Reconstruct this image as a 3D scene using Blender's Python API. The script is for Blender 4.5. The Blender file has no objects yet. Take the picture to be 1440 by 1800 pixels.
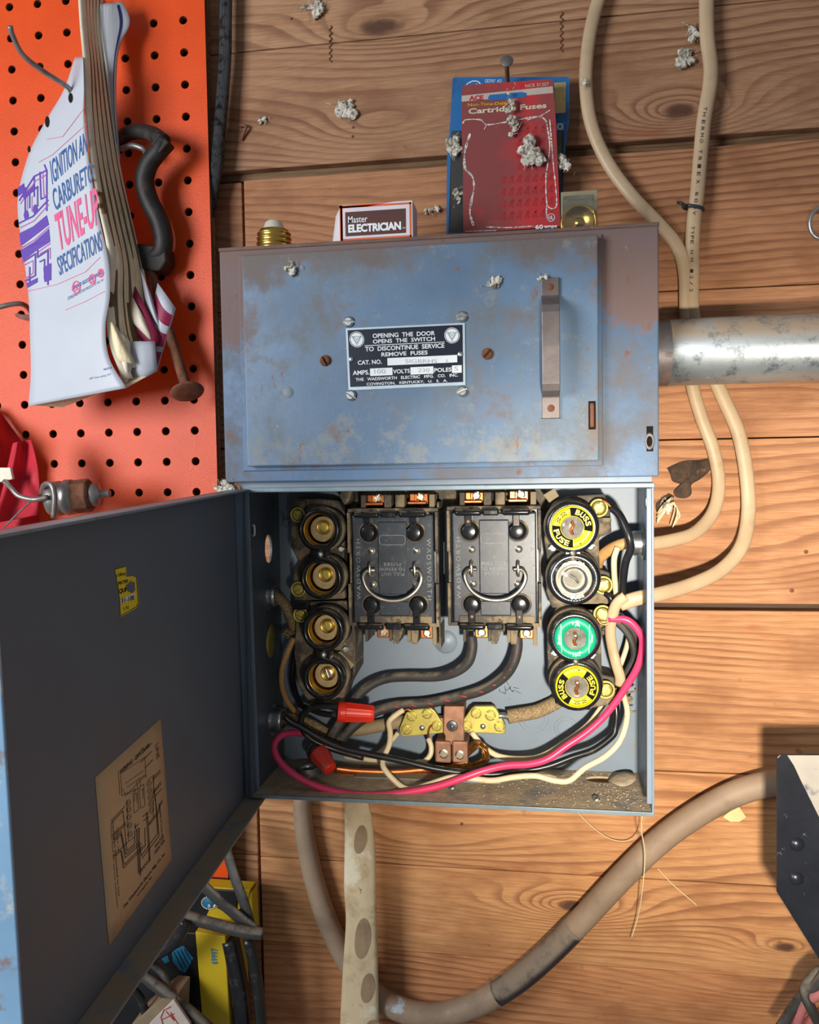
import bpy, bmesh, math, random
from mathutils import Vector, Matrix
random.seed(7)
S = 0.001
sc = bpy.context.scene
COL = sc.collection

# ------------------------------------------------------------------ camera
YAW, PITCH, ROLL = math.radians(8.759), math.radians(2.775), math.radians(-0.8976)
FPX = 1440.0
CAM = Vector((0, -663, 1500))
_F = Vector((-math.sin(YAW), math.cos(YAW), 0)); _R = Vector((math.cos(YAW), math.sin(YAW), 0)); _U = Vector((0, 0, 1))
_F2 = _F*math.cos(PITCH) - _U*math.sin(PITCH); _U2 = _U*math.cos(PITCH) + _F*math.sin(PITCH)
_R3 = _R*math.cos(ROLL) + _U2*math.sin(ROLL); _U3 = _U2*math.cos(ROLL) - _R*math.sin(ROLL)
cd = bpy.data.cameras.new('camera'); cam = bpy.data.objects.new('camera', cd); COL.objects.link(cam)
cd.sensor_fit = 'HORIZONTAL'; cd.sensor_width = 36.0; cd.lens = 36.0*FPX/1440.0
cd.clip_start = 0.01; cd.clip_end = 50
cam.matrix_world = Matrix(((_R3.x, _U3.x, -_F2.x, CAM.x*S), (_R3.y, _U3.y, -_F2.y, CAM.y*S), (_R3.z, _U3.z, -_F2.z, CAM.z*S), (0, 0, 0, 1)))
sc.camera = cam

# ------------------------------------------------------------------ light
sc.view_settings.view_transform = 'Standard'; sc.view_settings.look = 'None'
sc.view_settings.gamma = 1; sc.view_settings.use_curve_mapping = False
sc.view_settings.exposure = 0.12
w = bpy.data.worlds.new('world'); sc.world = w; w.use_nodes = True
w.node_tree.nodes['Background'].inputs[0].default_value = (0.90, 0.93, 1.0, 1)
w.node_tree.nodes['Background'].inputs[1].default_value = 0.20

def area(name, loc, target, sx, sy, power, col):
    l = bpy.data.lights.new(name, 'AREA'); l.shape = 'RECTANGLE'; l.size = sx*S; l.size_y = sy*S; l.energy = power; l.color = col
    o = bpy.data.objects.new(name, l); COL.objects.link(o); o.location = Vector(loc)*S
    o.rotation_euler = (Vector(target)-Vector(loc)).to_track_quat('-Z', 'Y').to_euler(); return o
# daylight from the garage window on the left
area('window_light', (-830, -930, 1650), (-60, 0, 1480), 420, 480, 11.5, (0.93, 0.96, 1.0))
# the hand torch low on the right, aimed at the lower right of the box
l = bpy.data.lights.new('torch', 'SPOT'); l.energy = 30.0; l.color = (1.0, 0.90, 0.76); l.spot_size = math.radians(61); l.spot_blend = 1.0; l.shadow_soft_size = .016
o = bpy.data.objects.new('torch', l); COL.objects.link(o); o.location = Vector((60, -650, 1392))*S
o.rotation_euler = (Vector((122, 0, 1362))-Vector((60, -650, 1392))).to_track_quat('-Z', 'Y').to_euler()

# ------------------------------------------------------------------ pixel (1440 x 1800) to a point on the plane y = Y (mm)
def P(px, py, Y):
    d = _F2 + _R3*((px-720)/FPX) - _U3*((py-900)/FPX)
    t = (Y-CAM.y)/d.y
    return CAM + d*t
def PP(pts, Y):
    return [P(p[0], p[1], (p[2] if len(p) > 2 else Y)) for p in pts]

# ------------------------------------------------------------------ mesh collector (mm)
def catmull(pts, n=6):
    pts = [Vector(p) for p in pts]
    if len(pts) < 3: return pts
    out = []
    q = [pts[0]*2-pts[1]] + pts + [pts[-1]*2-pts[-2]]
    for i in range(1, len(q)-2):
        a, b, c, d = q[i-1], q[i], q[i+1], q[i+2]
        for k in range(n):
            t = k/n
            out.append(0.5*((2*b)+(c-a)*t+(2*a-5*b+4*c-d)*t*t+(3*b-a-3*c+d)*t*t*t))
    out.append(pts[-1]); return out

class G:
    def __init__(s): s.v = []; s.f = []; s.m = []; s.sm = []; s.uv = {}
    def add(s, vs, fs, m=0, sm=False, xf=None):
        o = len(s.v)
        s.v += [ (xf @ Vector(v)) if xf is not None else Vector(v) for v in vs]
        for f in fs: s.f.append(tuple(i+o for i in f)); s.m.append(m); s.sm.append(sm)
        return s
    def box(s, x0, x1, y0, y1, z0, z1, m=0, xf=None):
        vs = [(x, y, z) for x in (x0, x1) for y in (y0, y1) for z in (z0, z1)]
        return s.add(vs, [(0,1,3,2),(4,6,7,5),(0,4,5,1),(2,3,7,6),(0,2,6,4),(1,5,7,3)], m, False, xf)
    def prism(s, poly, y0, y1, m=0, xf=None, sm=False):
        n = len(poly); a = sum(poly[i][0]*poly[(i+1)%n][1]-poly[(i+1)%n][0]*poly[i][1] for i in range(n))
        if a < 0: poly = poly[::-1]
        vs = [(p[0], y0, p[1]) for p in poly]+[(p[0], y1, p[1]) for p in poly]
        o = len(s.v)
        s.add(vs, [tuple(range(n)), tuple(range(2*n-1, n-1, -1))], m, False, xf)
        for i in range(n):
            j = (i+1)%n; s.f.append((o+i, o+n+i, o+n+j, o+j)); s.m.append(m); s.sm.append(sm)
        return s
    def lathe(s, o, prof, axis=(0,-1,0), n=28, m=0, sm=True, close=False):
        ax = Vector(axis).normalized(); t = Vector((0,0,1)) if abs(ax.z) < .9 else Vector((1,0,0))
        u = t.cross(ax).normalized(); v = ax.cross(u); o = Vector(o)
        vs = []
        for r, h in prof:
            for k in range(n):
                a = 2*math.pi*k/n; vs.append(o+ax*h+(u*math.cos(a)+v*math.sin(a))*max(r, 0.001))
        fs = []
        for i in range(len(prof)-1):
            for k in range(n):
                k2 = (k+1)%n; fs.append((i*n+k, i*n+k2, (i+1)*n+k2, (i+1)*n+k))
        return s.add(vs, fs, m, sm)
    def cyl(s, a, b, r, r2=None, n=20, m=0):
        a = Vector(a); b = Vector(b); L = (b-a).length; r2 = r if r2 is None else r2
        return s.lathe(a, [(0,0),(r,0),(r,0),(r2,L),(r2,L),(0,L)], b-a, n, m, False)
    def tube(s, pts, r, n=12, m=0, smooth=6, cap=True, flat=1.0, flatdir=None):
        k0 = len(pts); P_ = catmull(pts, smooth) if smooth else [Vector(p) for p in pts]
        N = len(P_); rs = r if callable(r) else (lambda t: r)
        up = None; vs = []; L = 0
        for i, p in enumerate(P_):
            t = (P_[min(i+1, N-1)]-P_[max(i-1, 0)]).normalized()
            if up is None:
                up = Vector((0,1,0)) if abs(t.y) < .9 else Vector((1,0,0))
            if flatdir is not None: up = Vector(flatdir)
            up = (up-t*up.dot(t)).normalized(); sd = t.cross(up)
            rr = rs(i/(N-1))
            for k in range(n):
                a = 2*math.pi*k/n; vs.append(p+(sd*math.cos(a)+up*math.sin(a)*flat)*rr)
        fs = []
        o = len(s.f)
        for i in range(N-1):
            for k in range(n):
                k2 = (k+1)%n; fs.append((i*n+k, i*n+k2, (i+1)*n+k2, (i+1)*n+k))
                s.uv[o+len(fs)-1] = ((i/(N-1), k/n), (i/(N-1), (k+1)/n), ((i+1)/(N-1), (k+1)/n), ((i+1)/(N-1), k/n))
        if cap: fs.append(tuple(range(n-1, -1, -1))); fs.append(tuple((N-1)*n+k for k in range(n)))
        return s.add(vs, fs, m, True)
    def surf(s, fn, nu, nv, m=0, sm=True, flip=False):
        vs = [fn(i/nu, j/nv) for j in range(nv+1) for i in range(nu+1)]
        fs = []
        for j in range(nv):
            for i in range(nu):
                a = j*(nu+1)+i; q = (a, a+1, a+nu+2, a+nu+1); fs.append(q[::-1] if flip else q)
        return s.add(vs, fs, m, sm)
    def slab(s, fn, nu, nv, th, m=0, sm=True):
        """thick sheet: fn surface and a copy th behind it (y+)"""
        vs = [Vector(fn(i/nu, j/nv)) for j in range(nv+1) for i in range(nu+1)]
        n = len(vs); th = Vector(th) if not isinstance(th, (int, float)) else Vector((0, th, 0))
        vb = [v+th for v in vs]; fs = []; W = nu+1
        for j in range(nv):
            for i in range(nu):
                a = j*W+i; fs.append((a, a+1, a+W+1, a+W)); fs.append((n+a, n+a+W, n+a+W+1, n+a+1))
        for i in range(nu):
            fs.append((i, n+i, n+i+1, i+1)); b = nv*W+i; fs.append((b, b+1, n+b+1, n+b))
        for j in range(nv):
            a = j*W; fs.append((a, a+W, n+a+W, n+a)); b = a+nu; fs.append((b, n+b, n+b+W, b+W))
        return s.add(vs+vb, fs, m, sm)
    def line(s, pts, wid, fn, m=0, closed=False):
        """flat printed stroke: pts in 2D, mapped by fn(u,v)->3D"""
        for i in range(len(pts)-1 + (1 if closed else 0)):
            a = Vector(pts[i]); b = Vector(pts[(i+1) % len(pts)]); d = b-a
            if d.length < 1e-9: continue
            d.normalize(); nrm = Vector((-d.y, d.x))*wid*.5; a2 = a-d*wid*.4; b2 = b+d*wid*.4
            k = max(1, int((b-a).length/20)) if fn.__name__ == 'curved' else 1
            for q in range(k):
                p0 = a2.lerp(b2, q/k); p1 = a2.lerp(b2, (q+1)/k)
                s.add([fn(*(p0-nrm)), fn(*(p1-nrm)), fn(*(p1+nrm)), fn(*(p0+nrm))], [(0,1,2,3)], m)
        return s
    def text(s, st, x0, y0, x1, y1, fn, m=0, bold=0.0, cut=0, spacing=1.0, outline=False):
        """lettering fitted to the rectangle (x0,y0)-(x1,y1), y grows downwards, mapped by fn(x,y)->3D"""
        vs, fs = glyphs(st, bold, spacing)
        if cut:
            bm = bmesh.new(); bv = [bm.verts.new(v) for v in vs]
            for f in fs:
                try: bm.faces.new([bv[i] for i in f])
                except ValueError: pass
            for c in range(1, cut):
                bmesh.ops.bisect_plane(bm, geom=bm.verts[:]+bm.edges[:]+bm.faces[:], plane_co=(c/cut, 0, 0), plane_no=(1, 0, 0))
            bm.verts.index_update(); vs = [v.co.copy() for v in bm.verts]; fs = [[v.index for v in f.verts] for f in bm.faces]; bm.free()
        pv = [fn(x0+v[0]*(x1-x0), y1+v[1]*(y0-y1)) for v in vs]
        return s.add(pv, fs, m)
    def poly(s, pts, fn, m=0):
        vs = [fn(*p) for p in pts]
        from mathutils.geometry import tessellate_polygon
        t = tessellate_polygon([[Vector((p[0], p[1], 0)) for p in pts]])
        return s.add(vs, [tuple(q) for q in t], m)

_gl = {}
def glyphs(st, bold, spacing):
    key = (st, bold, spacing)
    if key in _gl: return _gl[key]
    cu = bpy.data.curves.new('t', 'FONT'); cu.body = st; cu.size = 1; cu.offset = bold; cu.space_character = spacing; cu.resolution_u = 3
    o = bpy.data.objects.new('t', cu)
    COL.objects.link(o); dg = bpy.context.evaluated_depsgraph_get()
    me = bpy.data.meshes.new_from_object(o.evaluated_get(dg))
    vs = [v.co.copy() for v in me.vertices]; fs = [list(p.vertices) for p in me.polygons]
    bpy.data.objects.remove(o); bpy.data.curves.remove(cu); bpy.data.meshes.remove(me)
    x0 = min(v.x for v in vs); x1 = max(v.x for v in vs); y0 = min(v.y for v in vs); y1 = max(v.y for v in vs)
    vs = [Vector(((v.x-x0)/max(x1-x0, 1e-6), (v.y-y0)/max(y1-y0, 1e-6), 0)) for v in vs]
    _gl[key] = (vs, fs); return _gl[key]

def obj(name, g, mats, parent=None, bevel=0, sub=0, origin=None, seg=2, ang=35):
    if not isinstance(mats, (list, tuple)): mats = [mats]
    xs = [v.x for v in g.v]; ys = [v.y for v in g.v]; zs = [v.z for v in g.v]
    c = Vector(origin) if origin is not None else Vector(((min(xs)+max(xs))/2, (min(ys)+max(ys))/2, min(zs)))
    me = bpy.data.meshes.new(name)
    me.from_pydata([tuple((v-c)*S) for v in g.v], [], g.f)
    for m_ in mats: me.materials.append(m_)
    me.polygons.foreach_set('material_index', g.m); me.polygons.foreach_set('use_smooth', g.sm)
    if g.uv:
        ul = me.uv_layers.new(name='UVMap')
        for fi, q in g.uv.items():
            for li, t in zip(me.polygons[fi].loop_indices, q): ul.data[li].uv = t
    me.validate(); me.update()
    o = bpy.data.objects.new(name, me); COL.objects.link(o)
    base = parent['_o'] if parent is not None else (0, 0, 0)
    o.location = (c-Vector(base))*S
    o['_o'] = tuple(c)
    if parent is not None: o.parent = parent
    if bevel:
        b = o.modifiers.new('bevel', 'BEVEL'); b.width = bevel*S; b.segments = seg; b.limit_method = 'ANGLE'; b.angle_limit = math.radians(ang)
        b.harden_normals = False
        me.polygons.foreach_set('use_smooth', [True]*len(me.polygons)) if False else None
    if sub:
        b = o.modifiers.new('sub', 'SUBSURF'); b.levels = sub; b.render_levels = sub
    return o

def tag(o, label, cat, group=None):
    o['label'] = label; o['category'] = cat
    if group: o['group'] = group
    return o
def thing(name, label, cat, loc, group=None):
    o = bpy.data.objects.new(name, None); COL.objects.link(o); o.empty_display_size = .01
    o.location = Vector(loc)*S; o['_o'] = tuple(loc); return tag(o, label, cat, group)
def copy_tree(root, delta, label=None):
    def rec(a, par):
        c = a.copy(); COL.objects.link(c); c.parent = par
        for ch in [k for k in bpy.data.objects if k.parent == a]: rec(ch, c)
        return c
    r = rec(root, None); r.location = root.location+Vector(delta)*S; r['_o'] = tuple(Vector(root['_o'])+Vector(delta))
    if label: r['label'] = label
    return r

# ------------------------------------------------------------------ materials
def rgb(r, g, b):
    f = lambda c: (c/255/12.92 if c/255 <= .04045 else ((c/255+.055)/1.055)**2.4)
    return (f(r), f(g), f(b), 1)
class NT:
    def __init__(s, name):
        s.mat = bpy.data.materials.new(name); s.mat.use_nodes = True; s.nt = s.mat.node_tree; s.n = s.nt.nodes; s.l = s.nt.links
        s.b = s.n['Principled BSDF']
    def node(s, t, **kw):
        n = s.n.new(t)
        for k, v in kw.items(): setattr(n, k, v)
        return n
    def put(s, sock, v):
        if isinstance(v, bpy.types.NodeSocket): s.l.new(v, sock)
        else: sock.default_value = v
    def math(s, op, a, b=0.0, c=None, clamp=False):
        n = s.node('ShaderNodeMath', operation=op, use_clamp=clamp); s.put(n.inputs[0], a); s.put(n.inputs[1], b)
        if c is not None: s.put(n.inputs[2], c)
        return n.outputs[0]
    def obj(s): return s.node('ShaderNodeTexCoord').outputs['Object']
    def mapping(s, v, sc_=(1,1,1), loc=(0,0,0), rot=(0,0,0)):
        n = s.node('ShaderNodeMapping'); s.put(n.inputs['Vector'], v); n.inputs['Scale'].default_value = sc_; n.inputs['Location'].default_value = loc; n.inputs['Rotation'].default_value = rot
        return n.outputs[0]
    def noise(s, v, scale, detail=4, rough=.55, dist=0.0):
        n = s.node('ShaderNodeTexNoise'); s.put(n.inputs['Vector'], v); n.inputs['Scale'].default_value = scale; n.inputs['Detail'].default_value = detail
        n.inputs['Roughness'].default_value = rough; n.inputs['Distortion'].default_value = dist; return n.outputs['Fac']
    def ss(s, v, lo, hi, to0=0.0, to1=1.0):
        n = s.node('ShaderNodeMapRange', interpolation_type='SMOOTHSTEP'); s.put(n.inputs['Value'], v)
        n.inputs['From Min'].default_value = lo; n.inputs['From Max'].default_value = hi; n.inputs['To Min'].default_value = to0; n.inputs['To Max'].default_value = to1
        return n.outputs[0]
    def mix(s, f, a, b):
        n = s.node('ShaderNodeMix', data_type='RGBA'); s.put(n.inputs[0], f); s.put(n.inputs[6], a); s.put(n.inputs[7], b); return n.outputs[2]
    def ramp(s, f, stops):
        n = s.node('ShaderNodeValToRGB'); s.put(n.inputs[0], f); e = n.color_ramp.elements
        e[0].position, e[0].color = stops[0]; e[1].position, e[1].color = stops[-1]
        for p, c in stops[1:-1]:
            k = e.new(p); k.color = c
        return n.outputs[0]
    def mixf(s, f, a, b):
        n = s.node('ShaderNodeMix', data_type='FLOAT'); s.put(n.inputs[0], f); s.put(n.inputs[2], a); s.put(n.inputs[3], b); return n.outputs[0]
    def sep(s, v):
        n = s.node('ShaderNodeSeparateXYZ'); s.put(n.inputs[0], v); return n.outputs
    def bump(s, h, strength, dist):
        n = s.node('ShaderNodeBump'); s.put(n.inputs['Height'], h); n.inputs['Strength'].default_value = strength; n.inputs['Distance'].default_value = dist*S
        s.l.new(n.outputs[0], s.b.inputs['Normal']); return n
def mat(name, col, rough=.5, metal=0.0, var=.12, vs=40, layers=(), bump=0, bs=250, bd=.3, stretch=(1,1,1), coat=0, trans=0, alpha=1, ior=1.45, spec=.5):
    m = NT(name); v = m.obj()
    n1 = m.noise(m.mapping(v, stretch, (3.1, 1.7, 5.3)), vs, 5)
    dark = tuple(c*(1-var*1.6) for c in col[:3])+(1,); lite = tuple(min(1, c*(1+var*1.6)) for c in col[:3])+(1,)
    c = m.ramp(n1, [(.3, dark), (.5, col), (.7, lite)]); r = rough; me = metal
    for i, L in enumerate(layers):
        vv = m.mapping(v, L.get('st', (1,1,1)), (i*2.3+L.get('seed', 0), i*1.1, -i*.7))
        f = m.noise(vv, L.get('s', 60), L.get('d', 6), L.get('ro', .65), L.get('dist', 0.0))
        if 'grad' in L:
            ax, a, b, amt = L['grad']; g = m.ss(m.sep(v)[ax], a*S, b*S) if a < b else m.math('SUBTRACT', 1.0, m.ss(m.sep(v)[ax], b*S, a*S))
            f = m.math('ADD', f, m.math('MULTIPLY', g, amt))
        f = m.ss(f, L.get('lo', .5), L.get('hi', .6), 0, L.get('a', 1.0))
        if L.get('up'):
            nz = m.sep(m.node('ShaderNodeNewGeometry').outputs['Normal'])[2]
            f = m.math('MULTIPLY', f, m.ss(nz, L['up'], L['up']+.4))
        c = m.mix(f, c, L['c'])
        if 'r' in L: r = m.mixf(f, r, L['r'])
        if 'm' in L: me = m.mixf(f, me, L['m'])
    m.put(m.b.inputs['Base Color'], c); m.put(m.b.inputs['Roughness'], r); m.put(m.b.inputs['Metallic'], me)
    m.b.inputs['Coat Weight'].default_value = coat; m.b.inputs['Transmission Weight'].default_value = trans; m.b.inputs['Alpha'].default_value = alpha; m.b.inputs['IOR'].default_value = ior
    m.b.inputs['Specular IOR Level'].default_value = spec
    if bump:
        m.bump(m.noise(m.mapping(v, stretch), bs, 6, .6), bump, bd)
    return m.mat

DUST = rgb(150, 132, 105)
M = {}
# wood planks: contour lines of a height field bent around knots
def wood(name, knots, cols, gap=7.0, amp=9.0, vertical=False, tint=True, rough=.75):
    m = NT(name); v = m.obj(); sx = m.sep(v)
    x, z = (sx[0], sx[2]) if not vertical else (sx[2], sx[0])
    at = m.node('ShaderNodeAttribute', attribute_name='seed').outputs['Fac']
    cx = m.node('ShaderNodeCombineXYZ'); m.put(cx.inputs[0], m.math('MULTIPLY', x, .22)); m.put(cx.inputs[1], m.math('MULTIPLY', at, 3.7)); m.put(cx.inputs[2], z)
    pv = cx.outputs[0]
    h = m.math('ADD', m.math('MULTIPLY', z, 1000.0), m.math('MULTIPLY', m.noise(pv, 9, 2, .5), amp*6))
    h = m.math('ADD', h, m.math('MULTIPLY', m.noise(pv, 60, 3, .5), 5.5))
    for kx, kz, rx, rz, A in knots:
        dx = m.math('DIVIDE', m.math('SUBTRACT', m.math('MULTIPLY', x, 1000.0), kx), rx); dz = m.math('DIVIDE', m.math('SUBTRACT', m.math('MULTIPLY', z, 1000.0), kz), rz)
        r2 = m.math('ADD', m.math('MULTIPLY', dx, dx), m.math('MULTIPLY', dz, dz))
        h = m.math('ADD', h, m.math('MULTIPLY', m.math('DIVIDE', 1.0, m.math('ADD', 1.0, r2)), A))
    ph = m.math('FRACT', m.math('DIVIDE', h, gap))
    # slow rise, sharp late-wood line
    line = m.math('MULTIPLY', m.ss(ph, .35, .86), m.math('SUBTRACT', 1.0, m.ss(ph, .9, 1.0)))
    cx2 = m.node('ShaderNodeCombineXYZ'); m.put(cx2.inputs[0], m.math('MULTIPLY', x, .05)); m.put(cx2.inputs[1], at); m.put(cx2.inputs[2], z)
    fib = m.noise(cx2.outputs[0], 900, 4, .6)
    blot = m.noise(m.mapping(v, (1, 1, 2.2), (4, 2, 1)), 11, 4, .6)
    lstr = m.math('MULTIPLY', line, m.ss(m.noise(pv, 26, 3), .35, .62, .25, 1.0))
    light, mid, dark, stain = cols
    c = m.mix(m.ss(fib, .3, .7), light, mid)
    c = m.mix(m.math('MULTIPLY', lstr, .66), c, dark)
    c = m.mix(m.ss(blot, .46, .70, 0, .6), c, stain)
    c = m.mix(m.ss(m.noise(m.mapping(v, (.5, 1, 2.4), (9, 1, 3)), 20, 5, .65), .56, .74, 0, .55), c, rgb(158, 84, 44))
    c = m.mix(m.ss(m.noise(m.mapping(v, (1, 1, 1.6)), 34, 6, .7), .62, .75, 0, .6), c, rgb(70, 42, 24))
    if tint:
        tn = m.node('ShaderNodeAttribute', attribute_name='tint').outputs['Color']
        n = m.node('ShaderNodeMix', data_type='RGBA', blend_type='MULTIPLY'); m.put(n.inputs[0], 1.0); m.put(n.inputs[6], c); m.put(n.inputs[7], tn); c = n.outputs[2]
    for kx, kz, rx, rz, A in knots:
        if A >= 40 and rx <= 60:
            dx = m.math('DIVIDE', m.math('SUBTRACT', m.math('MULTIPLY', x, 1000.0), kx), rx*.36); dz = m.math('DIVIDE', m.math('SUBTRACT', m.math('MULTIPLY', z, 1000.0), kz), rz*.5)
            r2 = m.math('ADD', m.math('ADD', m.math('MULTIPLY', dx, dx), m.math('MULTIPLY', dz, dz)), m.math('MULTIPLY', m.noise(v, 120, 4), .8))
            c = m.mix(m.math('SUBTRACT', 1.0, m.ss(r2, .5, 1.5)), c, rgb(88, 55, 35))
    m.put(m.b.inputs['Base Color'], c); m.b.inputs['Roughness'].default_value = rough
    hh = m.math('ADD', m.math('MULTIPLY', lstr, .6), m.math('MULTIPLY', fib, .5))
    m.bump(hh, .55, .5)
    return m.mat

# ------------------------------------------------------------------ shared materials
BLK = rgb(22, 23, 26)
M['wood'] = wood('weathered_pine', [
    (P(1195,195,0).x, P(1195,195,0).z, 40, 14, 60), (P(690,45,0).x-10, P(690,45,0).z, 60, 16, 42), (P(660,225,0).x, P(660,225,0).z, 70, 20, 36),
    (P(1005,1592,0).x, P(1005,1592,0).z, 34, 11, 50), (P(900,1592,0).x, P(900,1592,0).z, 190, 22, 34), (P(1380,1665,0).x, P(1380,1665,0).z, 30, 9, 40),
    (P(1180,1410,0).x, P(1180,1410,0).z, 200, 28, 22), (P(740,1480,0).x, P(740,1480,0).z, 80, 15, 24), (P(1310,1000,0).x, P(1310,1000,0).z, 120, 40, 40),
    (-120, 1690, 110, 26, 30), (P(1330,1740,0).x, P(1330,1740,0).z, 90, 18, 26)],
    (rgb(204,164,128), rgb(182,140,104), rgb(116,70,44), rgb(140,96,64)))
M['orange'] = mat('orange_paint', rgb(222,76,18), .34, spec=.42, var=.05, vs=18, layers=[dict(c=rgb(196,92,60), s=90, lo=.66, hi=.76, a=.5)], bump=.9, bs=1100, bd=.3)
M['hardboard'] = mat('brown_hardboard', rgb(96,66,42), .9, var=.2, vs=200)
M['blue'] = mat('weathered_blue_enamel', rgb(98,122,147), .42, var=.12, vs=14, layers=[
    dict(c=rgb(110,110,106), s=13, lo=.44, hi=.66, a=.8, r=.75, ro=.75),
    dict(c=rgb(112,100,92), s=10, lo=.62, hi=.8, a=.9, r=.8, seed=31, ro=.7, grad=(2, 105, 152, .26)),
    dict(c=rgb(150,148,136), s=48, lo=.55, hi=.7, a=.5, r=.85, seed=23, ro=.8, grad=(2, 60, 0, .08)),
    dict(c=rgb(122,104,94), s=24, lo=.56, hi=.70, a=.75, r=.8, seed=3),
    dict(c=rgb(134,86,56), s=40, lo=.60, hi=.69, a=.8, r=.9, seed=9, ro=.7, st=(1.4,1,.7)),
    dict(c=rgb(172,164,146), s=85, lo=.66, hi=.72, a=.55, r=.9, seed=17, ro=.75),
    dict(c=rgb(66,48,40), s=260, lo=.66, hi=.73, a=.7, seed=5), dict(c=rgb(190,196,196), s=200, lo=.68, hi=.74, a=.6, seed=15), dict(c=rgb(120,70,44), s=30, lo=.66, hi=.74, a=.9, r=.9, seed=29, ro=.75, st=(2.2,1,.5))], bump=.35, bs=160, bd=.3)
M['bluerust'] = mat('blue_enamel_with_rusty_top', rgb(84,114,146), .45, var=.1, vs=14, layers=[
    dict(c=rgb(104,100,98), s=13, lo=.42, hi=.66, a=.9, r=.75, ro=.7),
    dict(c=rgb(124,98,88), s=20, lo=.56, hi=.66, a=.85, r=.85, seed=3, grad=(2, 60, 165, .30)),
    dict(c=rgb(126,80,52), s=48, lo=.63, hi=.70, a=.85, r=.9, seed=9, ro=.7),
    dict(c=rgb(168,160,142), s=85, lo=.64, hi=.72, a=.6, r=.9, seed=17, ro=.75)], bump=.4, bs=160, bd=.35)
M['rustrim'] = mat('rusty_brown_edge_steel', rgb(112,88,78), .8, var=.14, vs=50, layers=[dict(c=rgb(92,106,122), s=30, lo=.56, hi=.68, a=.8), dict(c=rgb(150,130,112), s=120, lo=.6, hi=.7, a=.5)], bump=.5, bs=300, bd=.3)
M['rim'] = mat('grey_enamel_rim_edge', rgb(122,138,146), .4, metal=.2, var=.1, vs=60, layers=[dict(c=rgb(120,96,70), s=50, lo=.62, hi=.7, a=.6)], bump=.2)
M['grey'] = mat('grey_enamel_dusty', rgb(120,134,148), .42, var=.06, vs=20, layers=[
    dict(c=rgb(124,118,106), s=22, lo=.55, hi=.75, a=.45, r=.8), dict(c=rgb(98,74,52), s=90, lo=.70, hi=.76, a=.6, seed=4),
    dict(c=DUST, s=70, lo=.18, hi=.38, up=.55, r=.95)], bump=.18, bs=240, bd=.2)
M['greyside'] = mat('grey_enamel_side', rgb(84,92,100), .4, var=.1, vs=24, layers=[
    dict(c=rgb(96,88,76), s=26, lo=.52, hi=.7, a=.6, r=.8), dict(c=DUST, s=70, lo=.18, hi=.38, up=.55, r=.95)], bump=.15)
M['floordust'] = mat('steel_floor_under_dust', rgb(180,162,134), .95, var=.12, vs=120, layers=[dict(c=rgb(120,128,132), s=22, lo=.56, hi=.66, a=.7, r=.5), dict(c=rgb(180,165,140), s=260, lo=.6, hi=.7, a=.6)], bump=.9, bs=420, bd=.8)
M['door'] = mat('dark_grey_enamel', rgb(96,104,114), .55, var=.04, vs=10, layers=[
    dict(c=rgb(108,100,92), s=9, lo=.5, hi=.75, a=.5), dict(c=rgb(120,70,36), s=70, lo=.76, hi=.8, a=.5), dict(c=DUST, s=60, lo=.25, hi=.5, a=.75, up=.5, r=.95)], bump=.12, bs=500, bd=.1)
M['bakelite'] = mat('black_bakelite', rgb(24,26,30), .2, var=.2, vs=60, layers=[dict(c=rgb(86,80,70), s=55, lo=.56, hi=.74, a=.35, r=.75), dict(c=rgb(132,118,94), s=120, lo=.35, hi=.6, a=.75, up=.5, r=.95)], bump=.1, bs=400, bd=.1)
M['bakedust'] = mat('dusty_brown_bakelite', rgb(78,72,64), .7, var=.2, vs=60, layers=[dict(c=rgb(150,134,106), s=50, lo=.46, hi=.62, a=.85, r=.95), dict(c=rgb(30,30,32), s=90, lo=.6, hi=.7, a=.8)], bump=.4, bs=300, bd=.3)
M['bakepanel'] = mat('satin_bakelite_panel', rgb(46,53,62), .36, var=.12, vs=70, layers=[dict(c=rgb(104,98,84), s=60, lo=.55, hi=.72, a=.45, r=.8), dict(c=rgb(88,96,108), s=220, lo=.58, hi=.7, a=.5)], bump=.12)
M['emboss'] = mat('highlit_raised_lettering', rgb(134,138,138), .6, var=.2, vs=200)  # slightly dusty grey, standing in for highlights caught by raised black letters
M['brass'] = mat('brass', rgb(206,168,84), .28, 1.0, var=.1, vs=80, layers=[dict(c=rgb(120,92,48), s=90, lo=.58, hi=.7, a=.7, r=.6)], bump=.1)
M['brassdull'] = mat('dull_brass', rgb(196,182,96), .45, .6, var=.12, vs=90, layers=[dict(c=rgb(130,120,76), s=80, lo=.5, hi=.7, a=.7, r=.7, m=.3)], bump=.2)
M['fibre'] = mat('tan_fibre', rgb(184,162,120), .8, var=.1, vs=120, layers=[dict(c=rgb(60,44,30), s=150, lo=.68, hi=.72, a=.8)], bump=.2)
M['copper'] = mat('copper', rgb(232,140,82), .3, 1.0, var=.14, vs=110, layers=[dict(c=rgb(150,90,60), s=80, lo=.56, hi=.68, a=.7, r=.55)], bump=.15)
M['copperdull'] = mat('tarnished_copper', rgb(160,118,94), .55, .5, var=.14, vs=110, layers=[dict(c=rgb(130,112,92), s=60, lo=.5, hi=.66, a=.7, r=.8, m=.1)], bump=.2)
M['strands'] = mat('brown_copper_strands', rgb(168,120,66), .4, .9, var=.3, vs=300)
M['nickel'] = mat('nickel', rgb(212,204,186), .36, 1.0, var=.08, vs=120, layers=[dict(c=rgb(150,142,124), s=60, lo=.6, hi=.75, a=.3, r=.5)])
M['zinc'] = mat('zinc_plate', rgb(186,190,190), .34, .95, var=.1, vs=90, layers=[dict(c=rgb(140,126,104), s=80, lo=.54, hi=.7, a=.7, r=.8, m=.2)], bump=.2)
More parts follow.
